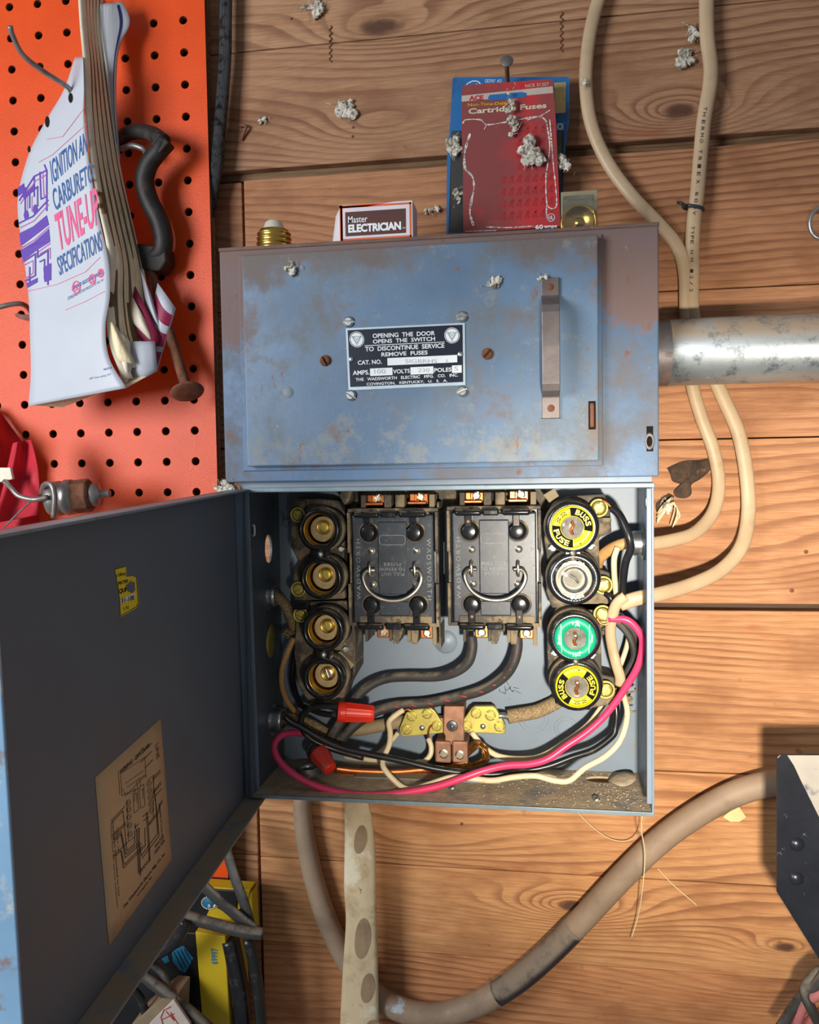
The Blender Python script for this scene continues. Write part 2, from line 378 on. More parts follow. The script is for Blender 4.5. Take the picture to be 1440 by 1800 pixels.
M['rust'] = mat('brown_rust', rgb(122,78,56), .85, .2, var=.2, vs=120, layers=[dict(c=rgb(84,54,40), s=60, lo=.5, hi=.65, a=.8)], bump=.6, bs=500, bd=.3)
M['handle'] = mat('worn_steel_handle', rgb(120,112,110), .5, .55, var=.14, vs=60, layers=[dict(c=rgb(124,84,60), s=40, lo=.55, hi=.68, a=.7, r=.85, m=0), dict(c=rgb(92,108,126), s=34, lo=.56, hi=.68, a=.5, m=0)], bump=.4, bs=400, bd=.2)
M['galv'] = mat('galvanised_steel', rgb(166,172,172), .42, .75, var=.1, vs=30, stretch=(.35,1,1), layers=[dict(c=rgb(146,128,106), s=24, lo=.22, hi=.5, a=.92, r=.9, m=.05, up=.05), dict(c=rgb(84,94,100), s=60, lo=.5, hi=.66, a=.7, ro=.8), dict(c=rgb(190,202,206), s=46, lo=.66, hi=.68, a=.9)], bump=.3, bs=260, bd=.3)
M['cream'] = mat('aged_cream_sheath', rgb(192,166,132), .42, var=.08, vs=30, layers=[dict(c=rgb(120,96,66), s=120, lo=.66, hi=.74, a=.7), dict(c=rgb(160,138,104), s=30, lo=.52, hi=.7, a=.5)], bump=.15)
M['creamwire'] = mat('cream_wire', rgb(222,204,166), .4, var=.06, vs=60, layers=[dict(c=rgb(150,128,96), s=90, lo=.6, hi=.72, a=.5)])
M['tanwire'] = mat('tan_wire', rgb(196,150,92), .5, var=.1, vs=80, layers=[dict(c=rgb(96,72,48), s=200, lo=.62, hi=.7, a=.6)])
M['sheath'] = mat('dusty_tan_sheath', rgb(148,130,98), .7, var=.14, vs=60, layers=[dict(c=rgb(84,72,52), s=140, lo=.6, hi=.7, a=.6)], bump=.6, bs=500, bd=.5)
M['braid'] = mat('braided_tan_sheath', rgb(158,136,100), .75, var=.2, vs=500, layers=[dict(c=rgb(90,74,52), s=800, lo=.5, hi=.6, a=.7)], bump=1, bs=900, bd=.7)
M['blackwire'] = mat('black_wire', rgb(30,30,32), .3, var=.15, vs=60, layers=[dict(c=rgb(110,106,98), s=60, lo=.54, hi=.72, a=.45, r=.8)])
M['greywire'] = mat('dusty_black_wire', rgb(58,56,54), .55, var=.15, vs=60, layers=[dict(c=rgb(130,120,104), s=50, lo=.38, hi=.6, a=.75, up=.1, r=.95)])
M['pink'] = mat('pink_wire', rgb(216,62,106), .32, var=.05, vs=60, layers=[dict(c=rgb(150,60,80), s=90, lo=.6, hi=.7, a=.5)])
M['red'] = mat('red_plastic', rgb(226,48,26), .38, var=.05, vs=60, layers=[dict(c=rgb(150,60,44), s=60, lo=.58, hi=.7, a=.5)])
M['reddust'] = mat('dusty_red_plastic', rgb(176,50,40), .6, var=.1, vs=60, layers=[dict(c=rgb(140,110,92), s=60, lo=.5, hi=.7, a=.5)])
M['yellow'] = mat('yellow_label', rgb(238,216,20), .4, var=.02)
M['yellowdull'] = mat('yellow_card', rgb(186,158,18), .6, var=.06, vs=20, layers=[dict(c=rgb(150,120,30), s=30, lo=.56, hi=.7, a=.4)])
M['green'] = mat('green_label', rgb(0,158,116), .4, var=.02)
M['black'] = mat('black_print', rgb(12,12,14), .85, var=.0, spec=.2)
M['ink'] = mat('faded_ink', rgb(52,40,38), .8, var=.0)
M['white'] = mat('white_print', rgb(232,236,236), .5, var=.02)
M['glass'] = mat('clear_glass', rgb(240,244,244), .06, var=0, trans=1.0, ior=1.45)
M['plastic'] = mat('clear_plastic_blister', rgb(225,230,225), .12, var=0, trans=.95, ior=1.2)
M['mica'] = mat('fuse_window', rgb(190,180,165), .15, .3, var=.2, vs=160, layers=[dict(c=rgb(176,104,70), s=170, lo=.56, hi=.64, a=.8), dict(c=rgb(246,246,246), s=120, lo=.58, hi=.66, a=.8)], coat=1)
M['debris'] = mat('pale_cocoon_lint', rgb(206,200,184), .9, var=.2, vs=300, layers=[dict(c=rgb(96,82,62), s=260, lo=.5, hi=.6, a=.8)], bump=.6, bs=800, bd=.5)
M['shadowgap'] = mat('painted_cavity_shade', rgb(14,12,11), 1, var=0)  # near-black colour painting the shade inside slots, recesses and holes

# ------------------------------------------------------------------ the plank wall
def build_wall():
    g = G(); seeds = []; tints = []
    rng = random.Random(3)
    def plank(x0, x1, z0, z1, y, tint, n=1):
        nv0 = len(g.v); g.box(x0, x1, y, 18, z0, z1)
        s_ = rng.random()*20
        for _ in range(len(g.v)-nv0): seeds.append(s_); tints.append(tint)
    T = lambda r, g_, b: tuple(c/255 for c in (r, g_, b))+(1,)
    J = -238.5
    rows = [(1994, 2250, T(190,185,180)), (1847.8, 1993, T(200,180,166)), (1752, 1847.0, T(184,160,146)), (1637, 1743.5, T(206,158,126)), (1522.6, 1636.2, T(218,172,138)),
            (1394, 1521.6, T(226,184,146)), (1259.8, 1388.5, T(220,176,130)), (1171.4, 1259, T(248,204,146)), (1096.6, 1170.8, T(255,208,146)), (960, 1096, T(244,180,126)), (700, 959, T(220,180,140))]  # plank tones of their own, with warm lamp light partly painted into the lower ones
    for i, (z0, z1, t) in enumerate(rows):
        if z0 > 1745: plank(-1000, 800, z0, z1, rng.uniform(0, .8) if i < 2 else 0, t)
        else:
            plank(J+1.6, 800, z0, z1, rng.uniform(-.3, .5), t)
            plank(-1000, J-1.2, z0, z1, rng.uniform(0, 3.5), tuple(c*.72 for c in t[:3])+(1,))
    plank(-1000, 800, 1745.6, 1751.9, 8, T(92,88,66))      # rabbet under the upper plank
    plank(-1000, 800, 700, 2250, 16, T(40,36,34))               # dark backing behind the plank gaps
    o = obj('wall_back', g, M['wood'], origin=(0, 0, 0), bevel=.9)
    a = o.data.attributes.new('seed', 'FLOAT', 'POINT'); a.data.foreach_set('value', seeds)
    a = o.data.attributes.new('tint', 'FLOAT_COLOR', 'POINT'); a.data.foreach_set('color', [c for t in tints for c in t])
    o['kind'] = 'structure'; return o
wall = build_wall()

def nail_head(px, py, r, y=0):
    c = P(px, py, y); g = G(); g.lathe((c.x, y+.5, c.z), [(0, 1.2), (r*.7, 1.1), (r, .8), (r, 0)], n=14); return g
for (px, py, r) in [(425,222,1.8),(620,240,1.1),(621,224,1.0),(512,33,.9),(1417,790+180,1.6),(1392,1038,1.6),(812,1448,1.4),(670,1404,1.1)]:
    obj('nail_head', nail_head(px, py, r), M['rust'], wall)
def corrugated(px, py0, py1, nm):
    g = G(); a = P(px, py0, 0); b = P(px, py1, 0); n = 36
    pts = [a.lerp(b, i/n)+Vector((1.1*math.sin(i*1.1), -.5, 0)) for i in range(n+1)]
    g.tube(pts, .45, 6, smooth=0); return tag(obj('corrugated_fastener', g, M['rust']), nm, 'fastener', 'wavy steel fasteners across the top plank joint')
corrugated(581, 46, 110, 'wavy rusty fastener across the plank joint below the pale clump, left of the red card')
corrugated(987, 22, 92, 'wavy rusty fastener across the plank joint beside the left cream cable')
# a staple with a dark bent leg, left part of the wall
g = G(); g.tube(PP([(425,247,-1),(428,235,-3),(433,222,-4),(421,220,-3)], 0), 1.2, 8)
tag(obj('bent_nail', g, M['rust']), 'dark bent nail in the plank right of the black braided conduit', 'nail')
# bark pocket on the plank by the cream cables
def blob(pts, y0, h, m, name, parent=None, rough=2.0, n=3, rs=1):
    rng = random.Random(rs); cx = sum(p[0] for p in pts)/len(pts); cy = sum(p[1] for p in pts)/len(pts)
    g = G(); ring = catmull([Vector((p[0], p[1], 0)) for p in pts+[pts[0]]], 4)[:-1]; vs = []; K = 6
    for k in range(K+1):
        f = 1-k/K
        for p in ring:
            q = P(cx+(p.x-cx)*f, cy+(p.y-cy)*f, y0); q.y = y0-h*math.sqrt(max(0, 1-f*f))*(1+rng.uniform(-.35, .35)*(f < .95)); vs.append(q)
    N = len(ring); fs = []
    for k in range(K):
        for i in range(N): j = (i+1) % N; fs.append((k*N+i, k*N+j, (k+1)*N+j, (k+1)*N+i))
    g.add(vs, fs, 0, True); return obj(name, g, m, parent)
M['bark'] = mat('dark_bark', rgb(74,58,46), .9, var=.3, vs=100, bump=1, bs=200, bd=1.2, layers=[dict(c=rgb(120,96,72), s=120, lo=.58, hi=.66, a=.7)])
blob([(1172,822),(1200,810),(1228,808),(1252,806),(1250,825),(1232,842),(1216,852),(1216,868),(1206,876),(1188,874),(1184,862),(1196,852),(1182,846),(1178,834)], .2, 4, M['bark'], 'bark_pocket', wall, rs=3)
blob([(1176,866),(1186,872),(1176,882),(1160,892),(1154,900),(1152,886),(1164,874)], .2, 1.0, M['bark'], 'bark_pocket', wall, rs=4)

# ------------------------------------------------------------------ pegboard
def build_pegboard():
    g = G(); pt = 25.4; h = pt/2; r = 3.3; X0 = -430.4; Z0 = 1500+367.46; yf = -18; yb = -13
    n = 16
    for c in range(-13, 7):
        for k in range(-5, 29):
            cx = X0+c*pt; cz = Z0-k*pt; vs = []; 
            for i in range(n):
                a = 2*math.pi*(i+.0)/n+math.pi/4; q = max(abs(math.cos(a)), abs(math.sin(a))); vs.append((cx+h*math.cos(a)/q, yf, cz+h*math.sin(a)/q))
            for rr, yy in ((r+.35, yf), (r, yf+.35), (r, yb)):
                for i in range(n):
                    a = 2*math.pi*i/n+math.pi/4; vs.append((cx+rr*math.cos(a), yy, cz+rr*math.sin(a)))
            o = len(g.v); g.v += [Vector(v) for v in vs]
            for L, mi in ((0, 0), (1, 0), (2, 1)):
                for i in range(n):
                    j = (i+1) % n; g.f.append((o+L*n+i, o+L*n+j, o+(L+1)*n+j, o+(L+1)*n+i)); g.m.append(mi); g.sm.append(False)
    xr = X0+6*pt+h; zt = Z0+5*pt+h; zb = Z0-28*pt-h; xl = X0-13*pt-h
    # right margin and edges
    g.add([(xr, yf, zb), (-259.5, yf, zb), (-259.5, yf, zt), (xr, yf, zt)], [(0,1,2,3)], 0)
    g.add([(-259.5, yf, zb), (-259.5, yb, zb), (-259.5, yb, zt), (-259.5, yf, zt)], [(0,1,2,3)], 1)
    g.add([(xl, yf, zb), (-259.5, yf, zb), (-259.5, yb, zb), (xl, yb, zb)], [(0,1,2,3)], 1)
    g.add([(xl, yf, zt), (-259.5, yf, zt), (-259.5, yb, zt), (xl, yb, zt)], [(0,1,2,3)], 1)
    return tag(obj('pegboard', g, [M['orange'], M['hardboard']]), 'glossy orange painted pegboard with rows of round holes', 'pegboard')
build_pegboard()
# furring strip that holds the pegboard off the wall
g = G(); g.box(-276, -262.5, -12.8, -.2, 900, 2050)
f = obj('trim_1', g, M['wood'], origin=(0,0,0)); f['kind'] = 'structure'
a = f.data.attributes.new('seed', 'FLOAT', 'POINT'); a.data.foreach_set('value', [5.0]*8)
a = f.data.attributes.new('tint', 'FLOAT_COLOR', 'POINT'); a.data.foreach_set('color', [.5,.45,.4,1]*8)

# ------------------------------------------------------------------ the fuse box
BX0, BX1, BZ0, BZ1, BF, BB = -213.5, 80.5, 1257.5, 1489.5, -82.0, -4.0
box = thing('fuse_box', 'open grey and blue steel fuse box with rusty switch cover, mounted on the plank wall', 'fuse box', ((BX0+BX1)/2, 0, BZ0))
T_ = 1.6
# plate helper: rectangle in a plane with round holes, built from bmesh boolean-free strips
def plate(g, fn, u0, u1, v0, v1, holes, m=0, n=28, th=None):
    """fn(u,v)->3D ; holes: (cu,cv,ru,rv); each hole sits in its own square cell, cells must not touch"""
    us = {u0, u1}; vs_ = {v0, v1}; cells = []
    for cu, cv, ru, rv in holes:
        e = 1.18; cells.append((cu-ru*e, cu+ru*e, cv-rv*e, cv+rv*e)); us |= {cu-ru*e, cu+ru*e}; vs_ |= {cv-rv*e, cv+rv*e}
    us = sorted(us); vs_ = sorted(vs_)
    for i in range(len(us)-1):
        for j in range(len(vs_)-1):
            a, b, c, d = us[i], us[i+1], vs_[j], vs_[j+1]; mu, mv = (a+b)/2, (c+d)/2
            if any(q[0] < mu < q[1] and q[2] < mv < q[3] for q in cells): continue
            g.add([fn(a, c), fn(b, c), fn(b, d), fn(a, d)], [(0,1,2,3)], m)
    for (cu, cv, ru, rv), q in zip(holes, cells):
        vs = []
        for k in range(n):
            a = 2*math.pi*k/n; s_ = max(abs(math.cos(a)), abs(math.sin(a))); vs.append(fn(cu+1.18*ru*math.cos(a)/s_, cv+1.18*rv*math.sin(a)/s_))
        for k in range(n):
            a = 2*math.pi*k/n; vs.append(fn(cu+ru*math.cos(a), cv+rv*math.sin(a)))
        g.add(vs, [(k, (k+1) % n, n+(k+1) % n, n+k) for k in range(n)], m)
def hole_wall(g, f0, f1, cu, cv, ru, rv, m=0, n=28):
    vs = [f(cu+ru*math.cos(2*math.pi*k/n), cv+rv*math.sin(2*math.pi*k/n)) for f in (f0, f1) for k in range(n)]
    g.add(vs, [(k, (k+1) % n, n+(k+1) % n, n+k) for k in range(n)], m)

# back plate with faint knock-out rings
g = G(); g.box(BX0, BX1, BB-.0, BB+1.5, BZ0, BZ1)
obj('back_plate', g, M['grey'], box)
for i, (px, py, rr) in enumerate([(938,1262,12),(995,1280,9),(783,1130,9),(1100,930,0)]):
    if rr:
        c = P(px, py, BB); g = G()
        for r_ in (rr, rr*.72): g.lathe((c.x, BB, c.z), [(r_-.35, 0), (r_-.2, .3), (r_+.2, .3), (r_+.35, 0)], n=36)
        obj('knockout_ring', g, M['grey'], box)
# left wall with an open knock-out hole (window light falls through it)
g = G(); hl = [(-33, 1440.5, 8.8, 11.5)]
fa = lambda u, v: Vector((BX0, u, v)); fb = lambda u, v: Vector((BX0+T_, u, v))
for f_ in (fa, fb): plate(g, f_, BF, BB, BZ0, BZ1, hl)
hole_wall(g, fa, fb, *hl[0]); g.add([fa(BF, BZ0), fb(BF, BZ0), fb(BF, BZ1), fa(BF, BZ1)], [(0,1,2,3)])
obj('side_wall', g, M['greyside'], box)
g = G(); fa = lambda u, v: Vector((BX1-T_, u, v)); fb = lambda u, v: Vector((BX1, u, v))
g.box(BX1-T_, BX1, BF, BB, BZ0, BZ1)
g.box(BX1-5, BX1-T_, BF, BF+1.4, BZ0+8, BZ1-3)      # folded lip
obj('side_wall', g, M['grey'], box, bevel=.4)
# slim raised detail: hinge slots, snap tabs
for (px, py) in [(430,932),(1112,884)]:
    c = P(px, py, -70); g = G(); xx = BX0+T_ if px < 700 else BX1-T_; s_ = 1 if px < 700 else -1
    g.tube([(xx, -70, c.z-4), (xx+s_*1.4, -70, c.z-3), (xx+s_*1.4, -70, c.z+3), (xx, -70, c.z+4)], 1.6, 8); obj('pressed_tab', g, M['zinc'], box)
# floor with three knock-out holes; one open to the planks behind
g = G(); hl = [(P(938,1375,-28).x+6, -22, 13, 6.5), (P(1060,1372,-28).x, -22, 13, 6.5)]
fa = lambda u, v: Vector((u, v, BZ0+T_)); fb = lambda u, v: Vector((u, v, BZ0))
for f_ in (fa, fb): plate(g, f_, BX0+T_, BX1-T_, BF, BB, hl)
for h_ in hl: hole_wall(g, fa, fb, *h_)
g.add([fa(BX0+T_, BF), fb(BX0+T_, BF), fb(BX1-T_, BF), fa(BX1-T_, BF)], [(0,1,2,3)])
obj('floor_pan', g, M['floordust'], box)
g = G(); g.box(BX0, BX1, BF-.3, BF+1.0, BZ0-.8, BZ0+2.0); obj('bottom_rim', g, M['rim'], box, bevel=.3)
g = G(); g.box(BX0+70, BX0+185, -40, -14, BZ0+T_, BZ0+2.6); obj('mounting_strip', g, M['grey'], box, bevel=.3)
# top flange under the switch cover: two stepped strips
g = G(); g.box(BX0-3, BX1-1, BF+3, BB, BZ1+.5, BZ1+2); g.box(BX0-3, BX1-1, BF+1.5, BF+3, BZ1-.5, BZ1+8); obj('top_flange', g, M['grey'], box, bevel=.3)
g = G(); g.box(BX0+4, BX1+.3, BF-2.4, BF-.6, BZ1-2.6, BZ1+.8); obj('top_rim', g, M['rim'], box, bevel=.6)
# rim of the opening: hinge side strip
g = G(); g.box(BX0-.6, BX0+1.6, BF-1.2, BF+.5, BZ0, BZ1-2); obj('hinge_rim', g, M['greyside'], box, bevel=.3)
# dust blown along the floor edge as grains
rng = random.Random(12); g = G()
for i in range(420):
    x = BX1-6-abs(rng.gauss(0, 46)); y = rng.uniform(-76, -8)
    if x < BX0+20 or any(((x-h_[0])/15)**2+((y-h_[1])/8.5)**2 < 1 for h_ in hl): continue
    s_ = rng.uniform(.25, .75); g.lathe((x, y, BZ0+T_), [(s_, -.1), (s_*.8, s_*.7), (0, s_)], (0,0,1), 5)
o = obj('dust_grains', g, M['floordust'], box); o['kind'] = 'stuff'

# ---- switch cover (upper half)
UX0, UX1, UZ0, UZ1, UF = -225.3, 83.0, 1494.5, 1663.8, -88.0
g = G(); g.box(UX0, UX1, UF, -3, UZ0, UZ1); obj('switch_cover', g, M['bluerust'], box, bevel=1.2, seg=3)
g = G(); g.box(UX0-.3, UX1+.3, UF-1.0, -3, UZ1-2.2, UZ1+.6); obj('top_edge', g, M['rustrim'], box, bevel=.8)
# second shadow-line tray around the door: recessed left and bottom channel
g = G(); g.box(-211, 46, UF-1.2, UF+.5, 1502.5, 1658.5); obj('door_surround', g, M['bluerust'], box, bevel=.8)
sd = G(); sd.box(-205.5, 42.8, UF-8, UF-1.4, 1505.8, 1656.2); sdoor = obj('switch_door', sd, M['blue'], box, bevel=1.3, seg=3, origin=(-80, UF-8, 1506))
DY = UF-8      # front plane of the switch door (y)
def screw(name, c, r, ang, m, parent, h=1.6, slot=.9, axis=None):
    g = G(); a0 = math.radians(ang); n = 12; sl = r*slot*.19
    ux = Vector((math.cos(a0), 0, math.sin(a0))); uz = Vector((-math.sin(a0), 0, math.cos(a0)))
    th0 = math.asin(min(.9, sl/r))
    for s_ in (1, -1):
        arc = [(r*math.cos(t), r*math.sin(t)) for t in [th0+(math.pi-2*th0)*k/n for k in range(n+1)]]
        arc = [(p[0], p[1]*s_) for p in arc]; N = len(arc); vs = []
        for p in arc: vs.append(c+ux*p[0]+uz*p[1])
        for p in arc: vs.append(c+ux*p[0]*.93+uz*(s_*sl+(p[1]-s_*sl)*.93)+Vector((0,-h*.6,0)))
        for p in arc: vs.append(c+ux*p[0]*.6+uz*(s_*sl+(p[1]-s_*sl)*.6)+Vector((0,-h,0)))
        fs = []
        for L in (0, 1):
            for i in range(N): j = (i+1) % N; fs.append((L*N+i, L*N+j, (L+1)*N+j, (L+1)*N+i) if s_ > 0 else (L*N+j, L*N+i, (L+1)*N+i, (L+1)*N+j))
        fs.append(tuple(range(2*N, 3*N)) if s_ > 0 else tuple(range(3*N-1, 2*N-1, -1)))
        g.add(vs, fs, 0, False)
    g.lathe(c, [(r*.96, 0), (r*.96, h*.12), (0, h*.13)], (0,-1,0), 24, sm=False)
    if axis is not None:
        q = Vector((0,-1,0)).rotation_difference(Vector(axis).normalized()); g.v = [c+q @ (v-c) for v in g.v]
    return obj(name, g, m, parent, origin=c)
for (px, py, an, m_) in [(613,566,0,'zinc'),(812,557,14,'zinc'),(617,695,-38,'zinc'),(813,688,22,'zinc'),(572,634,-62,'rust'),(857,622,48,'rust')]:
    screw('door_screw', P(px, py, DY), 4.0, an, M[m_], sdoor, h=2.2)
for (px, py) in [(507,690)]:
    c = P(px, py, DY); g = G(); g.lathe((c.x, DY+.3, c.z), [(0,1.0),(2.5,.9),(4,.3),(4.3,0)], n=18); obj('painted_rivet', g, M['blue'], sdoor)

# pull handle: bent strap
c0 = P(967, 490, DY); c1 = P(969, 736, DY); hw = 5.9; xh = (c0.x+c1.x)/2
prof = [(c0.z, DY-.2), (c0.z-12, DY-.4), (c0.z-15, DY-3), (c0.z-21, DY-12.5), (c0.z-25, DY-14), ((c0.z+c1.z)/2, DY-14.6), (c1.z+22, DY-14), (c1.z+19, DY-12.5), (c1.z+16.5, DY-2), (c1.z+14, DY-.4), (c1.z, DY-.2)]
g = G()
N = len(prof); vs = []
for i, (z, y) in enumerate(prof):
    a = prof[max(i-1, 0)]; b = prof[min(i+1, N-1)]; t = Vector((b[1]-a[1], b[0]-a[0])).normalized(); nn = Vector((t.y, -t.x))*1.8
    if nn.x > 0: nn = -nn
    for s_ in (-1, 1):
        vs.append((xh+s_*hw, y, z)); vs.append((xh+s_*hw, y+nn.x, z+nn.y))
fs = []
for i in range(N-1):
    a = i*4; b = a+4
    for p, q in ((0,1),(1,3),(3,2),(2,0)): fs.append((a+p, a+q, b+q, b+p))
fs += [(0,1,3,2), (4*N-4, 4*N-2, 4*N-1, 4*N-3)]
g.add(vs, fs); hnd = obj('pull_handle', g, M['handle'], sdoor, bevel=.5)
for c_ in (P(967,506,DY), P(968,718,DY)):
    g = G(); g.lathe((xh, DY-1.8, c_.z), [(0,.8),(2.2,.6),(2.8,0)], n=16); obj('rivet', g, M['rust'], hnd)
# latch slot at the door's right and the loop on the cover
c = P(1041, 730, DY); g = G(); g.tube([(c.x, DY-.2, c.z-8), (c.x, DY-.8, c.z), (c.x, DY-.2, c.z+8)], 1.5, 8, smooth=4); obj('latch_tab', g, M['rust'], sdoor)
g = G(); g.box(c.x-2.4, c.x+2.4, DY-.15, DY+.2, c.z-9.5, c.z+9.5); obj('latch_slot', g, M['shadowgap'], sdoor)
c = P(1142, 770, UF); g = G(); g.lathe((c.x, UF, c.z-1.5), [(2.2,0),(2.4,1.2),(3.8,1.2),(4.0,0)], n=24); g.v = [Vector((c.x+(v.x-c.x)*.8, v.y, c.z+(v.z-c.z)*1.5)) for v in g.v]
obj('latch_loop', g, M['handle'], box)
g = G(); g.box(c.x-2, c.x+2.4, UF-.15, UF+.2, c.z-9, c.z+8); obj('latch_slot', g, M['shadowgap'], box)

# ---- name plate riveted on the switch door (design frame = 4.5x crop of the plate)
def quad(c, y):
    """pixel quad TL,TR,BR,BL on plane y -> fn(u,v), u,v in 0..1"""
    w = [P(p[0], p[1], y) for p in c]
    return lambda u, v: (w[0]*(1-u)+w[1]*u)*(1-v)+(w[3]*(1-u)+w[2]*u)*v
yp = DY-.7
pts = [(607.8,577.3),(817.3,567.3),(818.4,676.8),(612.9,686.2)]
qf = quad(pts, yp)
M['plateblack'] = mat('black_plate_enamel', rgb(26,34,50), .35, var=.1, vs=120, layers=[dict(c=rgb(160,170,180), s=200, lo=.70, hi=.74, a=.7)])
M['platewhite'] = mat('bare_aluminium', rgb(196,214,222), .35, .35, var=.05, vs=120)
g = G(); k4 = [qf(0,0), qf(1,0), qf(1,1), qf(0,1)]
g.add(k4+[v+Vector((0,.7,0)) for v in k4], [(0,1,2,3),(0,4,5,1),(1,5,6,2),(2,6,7,3),(3,7,4,0)])
np_ = obj('name_plate', g, M['platewhite'], sdoor)
off = Vector((0,-.12,0)); off2 = Vector((0,-.2,0))
fw = lambda u, v: qf(u, v)+off
# design coords: x 215..1160 , y(rectified) 0..1
def D(x, y):  # crop px -> uv (inverse of the sheared quad, approx)
    u = (x-225)/(1160-225); ty = 258-(u)*46; by = 748-u*46; return u, (y-ty)/(by-ty)
fd = lambda x, y: qf(*D(x, y))+off
fd2 = lambda x, y: qf(*D(x, y))+off2
g = G()
def rect(g, fn, x0, y0, x1, y1, m=0, sk=0.0): g.add([fn(x0, y0), fn(x1, y0+sk*(x1-x0)), fn(x1, y1+sk*(x1-x0)), fn(x0, y1)], [(0,1,2,3)], m)
SK = -46/935
# black field
g.add([fd(240,272), fd(1142,272+SK*902), fd(1142,722+SK*902), fd(240,722)], [(0,1,2,3)])
obj('plate_field', g, M['plateblack'], np_)
g = G()
def T4(s_, x0, y0, x1, y1, bold=.02, sp=1.0):     # y0,y1 at left end, sheared
    f = lambda x, y: fd2(x, y+SK*(x-x0)); g.text(s_, x0, y0, x1, y1, f, bold=bold, spacing=sp)
T4('OPENING  THE  DOOR', 438, 300, 928, 335); T4('OPENS  THE  SWITCH', 438, 346, 928, 378)
T4('TO  DISCONTINUE  SERVICE', 374, 404, 1000, 440); T4('REMOVE  FUSES', 502, 448, 868, 480)
T4('CAT. NO.', 310, 512, 503, 546); T4('AMPS.', 266, 592, 400, 628); T4('VOLTS', 590, 582, 724, 614); T4('POLES', 917, 570, 1053, 602)
T4('THE   WADSWORTH   ELECTRIC   MFG.   CO.   INC.', 287, 651, 1103, 675, .015); T4('COVINGTON,   KENTUCKY,   U.   S.   A.', 374, 688, 1018, 712, .015)
rect(g, fd2, 370, 392, 1002, 397, 0, SK)
rect(g, fd2, 548, 492, 1098, 550, 0, SK); rect(g, fd2, 406, 575, 586, 634, 0, SK); rect(g, fd2, 729, 564, 911, 622, 0, SK); rect(g, fd2, 1056, 549, 1132, 608, 0, SK)
for cx, cy in ((310,345),(1060,312)):
    for r0, r1 in ((0, 50), (54, 60)):
        n = 32
        if r0 == 0: g.poly([(cx+r1*math.cos(2*math.pi*k/n), cy+r1*1.05*math.sin(2*math.pi*k/n)) for k in range(n)], fd2)
        else: g.line([(cx+57*math.cos(2*math.pi*k/n), cy+57*1.05*math.sin(2*math.pi*k/n)) for k in range(n)], 5, fd2, closed=True)
obj('plate_lettering', g, M['white'], np_)
g = G(); off3 = Vector((0,-.26,0)); fd3 = lambda x, y: qf(*D(x, y))+off3
for cx, cy in ((310,345),(1060,312)):
    g.line([(cx-36, cy-22), (cx+36, cy-25), (cx, cy+42)], 6, fd3, closed=True)
    g.line([(cx-26,cy-16),(cx-12,cy-16),(cx,cy+4),(cx+12,cy-16),(cx+26,cy-16),(cx,cy+26)], 5, fd3, closed=True)
g.text('SIGBRHS   1', 690, 500, 1020, 530, fd3, bold=.0); g.text('100', 440, 580, 530, 615, fd3); g.text('230', 790, 572, 880, 602, fd3); g.text('S', 1075, 556, 1105, 590, fd3)
obj('stamped_lettering', g, mat('stamped_grey', rgb(150,166,174), .5), np_)
for px, py in ((617.5,631.5),(809,622.5)):
    c = P(px, py, yp-.3); g = G(); g.lathe(c, [(.0,.9),(1.4,.8),(1.9,.3),(1.9,0)], n=16); obj('plate_rivet', g, M['zinc'], np_)

# ---- hinged lower door, swung open towards the camera
HA = math.radians(88.2); SAG = math.radians(2.0)
L = 305.0; DZ0, DZ1 = 1255.0, 1491.0; LIP = 15.0
Hp = Vector((-220.5, -82, 1489.5))
du = Vector((math.cos(HA), -math.sin(HA), 0))             # towards the free edge
dn = Vector((math.sin(HA), math.cos(HA), 0))              # inner normal (towards +x)
dv = Vector((0, 0, 1))
du2 = (du*math.cos(SAG)-dv*math.sin(SAG)); dv2 = (dv*math.cos(SAG)+du*math.sin(SAG))
def DW(u, v, n): return Hp+du2*u+dv2*(v-(DZ1-DZ0))+dn*n    # v 0..H from the bottom
H = DZ1-DZ0
XD = Matrix(((du2.x, dn.x, dv2.x, 0), (du2.y, dn.y, dv2.y, 0), (du2.z, dn.z, dv2.z, 0), (0,0,0,1)))
XD.translation = Hp-dv2*H
door = None
def dbox(g, u0, u1, v0, v1, n0, n1, m=0): g.box(u0, u1, n0, n1, v0, v1, m, XD)
g = G(); dbox(g, 0, L, 0, H, -1.4, 0)
door = obj('box_door', g, [M['door']], box, origin=Hp)
M['doorlip'] = mat('door_lip_enamel', rgb(112,128,142), .4, var=.08, vs=20, layers=[dict(c=rgb(124,108,88), s=26, lo=.5, hi=.7, a=.6, r=.85), dict(c=DUST, s=60, lo=.3, hi=.5, a=.85, up=.5, r=.95)], bump=.15)
g = G(); dbox(g, 1.5, L-1.5, 0, 1.5, 0, LIP+1); obj('bottom_lip', g, M['doorlip'], door, bevel=.5)
g = G(); dbox(g, 1.5, L-1.5, H-1.5, H, 0, LIP-3); obj('top_lip', g, M['rim'], door, bevel=.5)
g = G(); dbox(g, 0, 1.5, 0, H-1.5, 0, 11); obj('hinge_lip', g, M['doorlip'], door, bevel=.5)
g = G(); dbox(g, L-1.5, L, 0, H, -1.4, LIP-4); obj('free_lip', g, mat('pale_blue_worn_enamel', rgb(128,166,196), .4, var=.1, vs=20, layers=[dict(c=rgb(206,200,186), s=24, lo=.52, hi=.62, a=.85), dict(c=rgb(140,104,74), s=36, lo=.6, hi=.68, a=.7)]), door, bevel=.6)
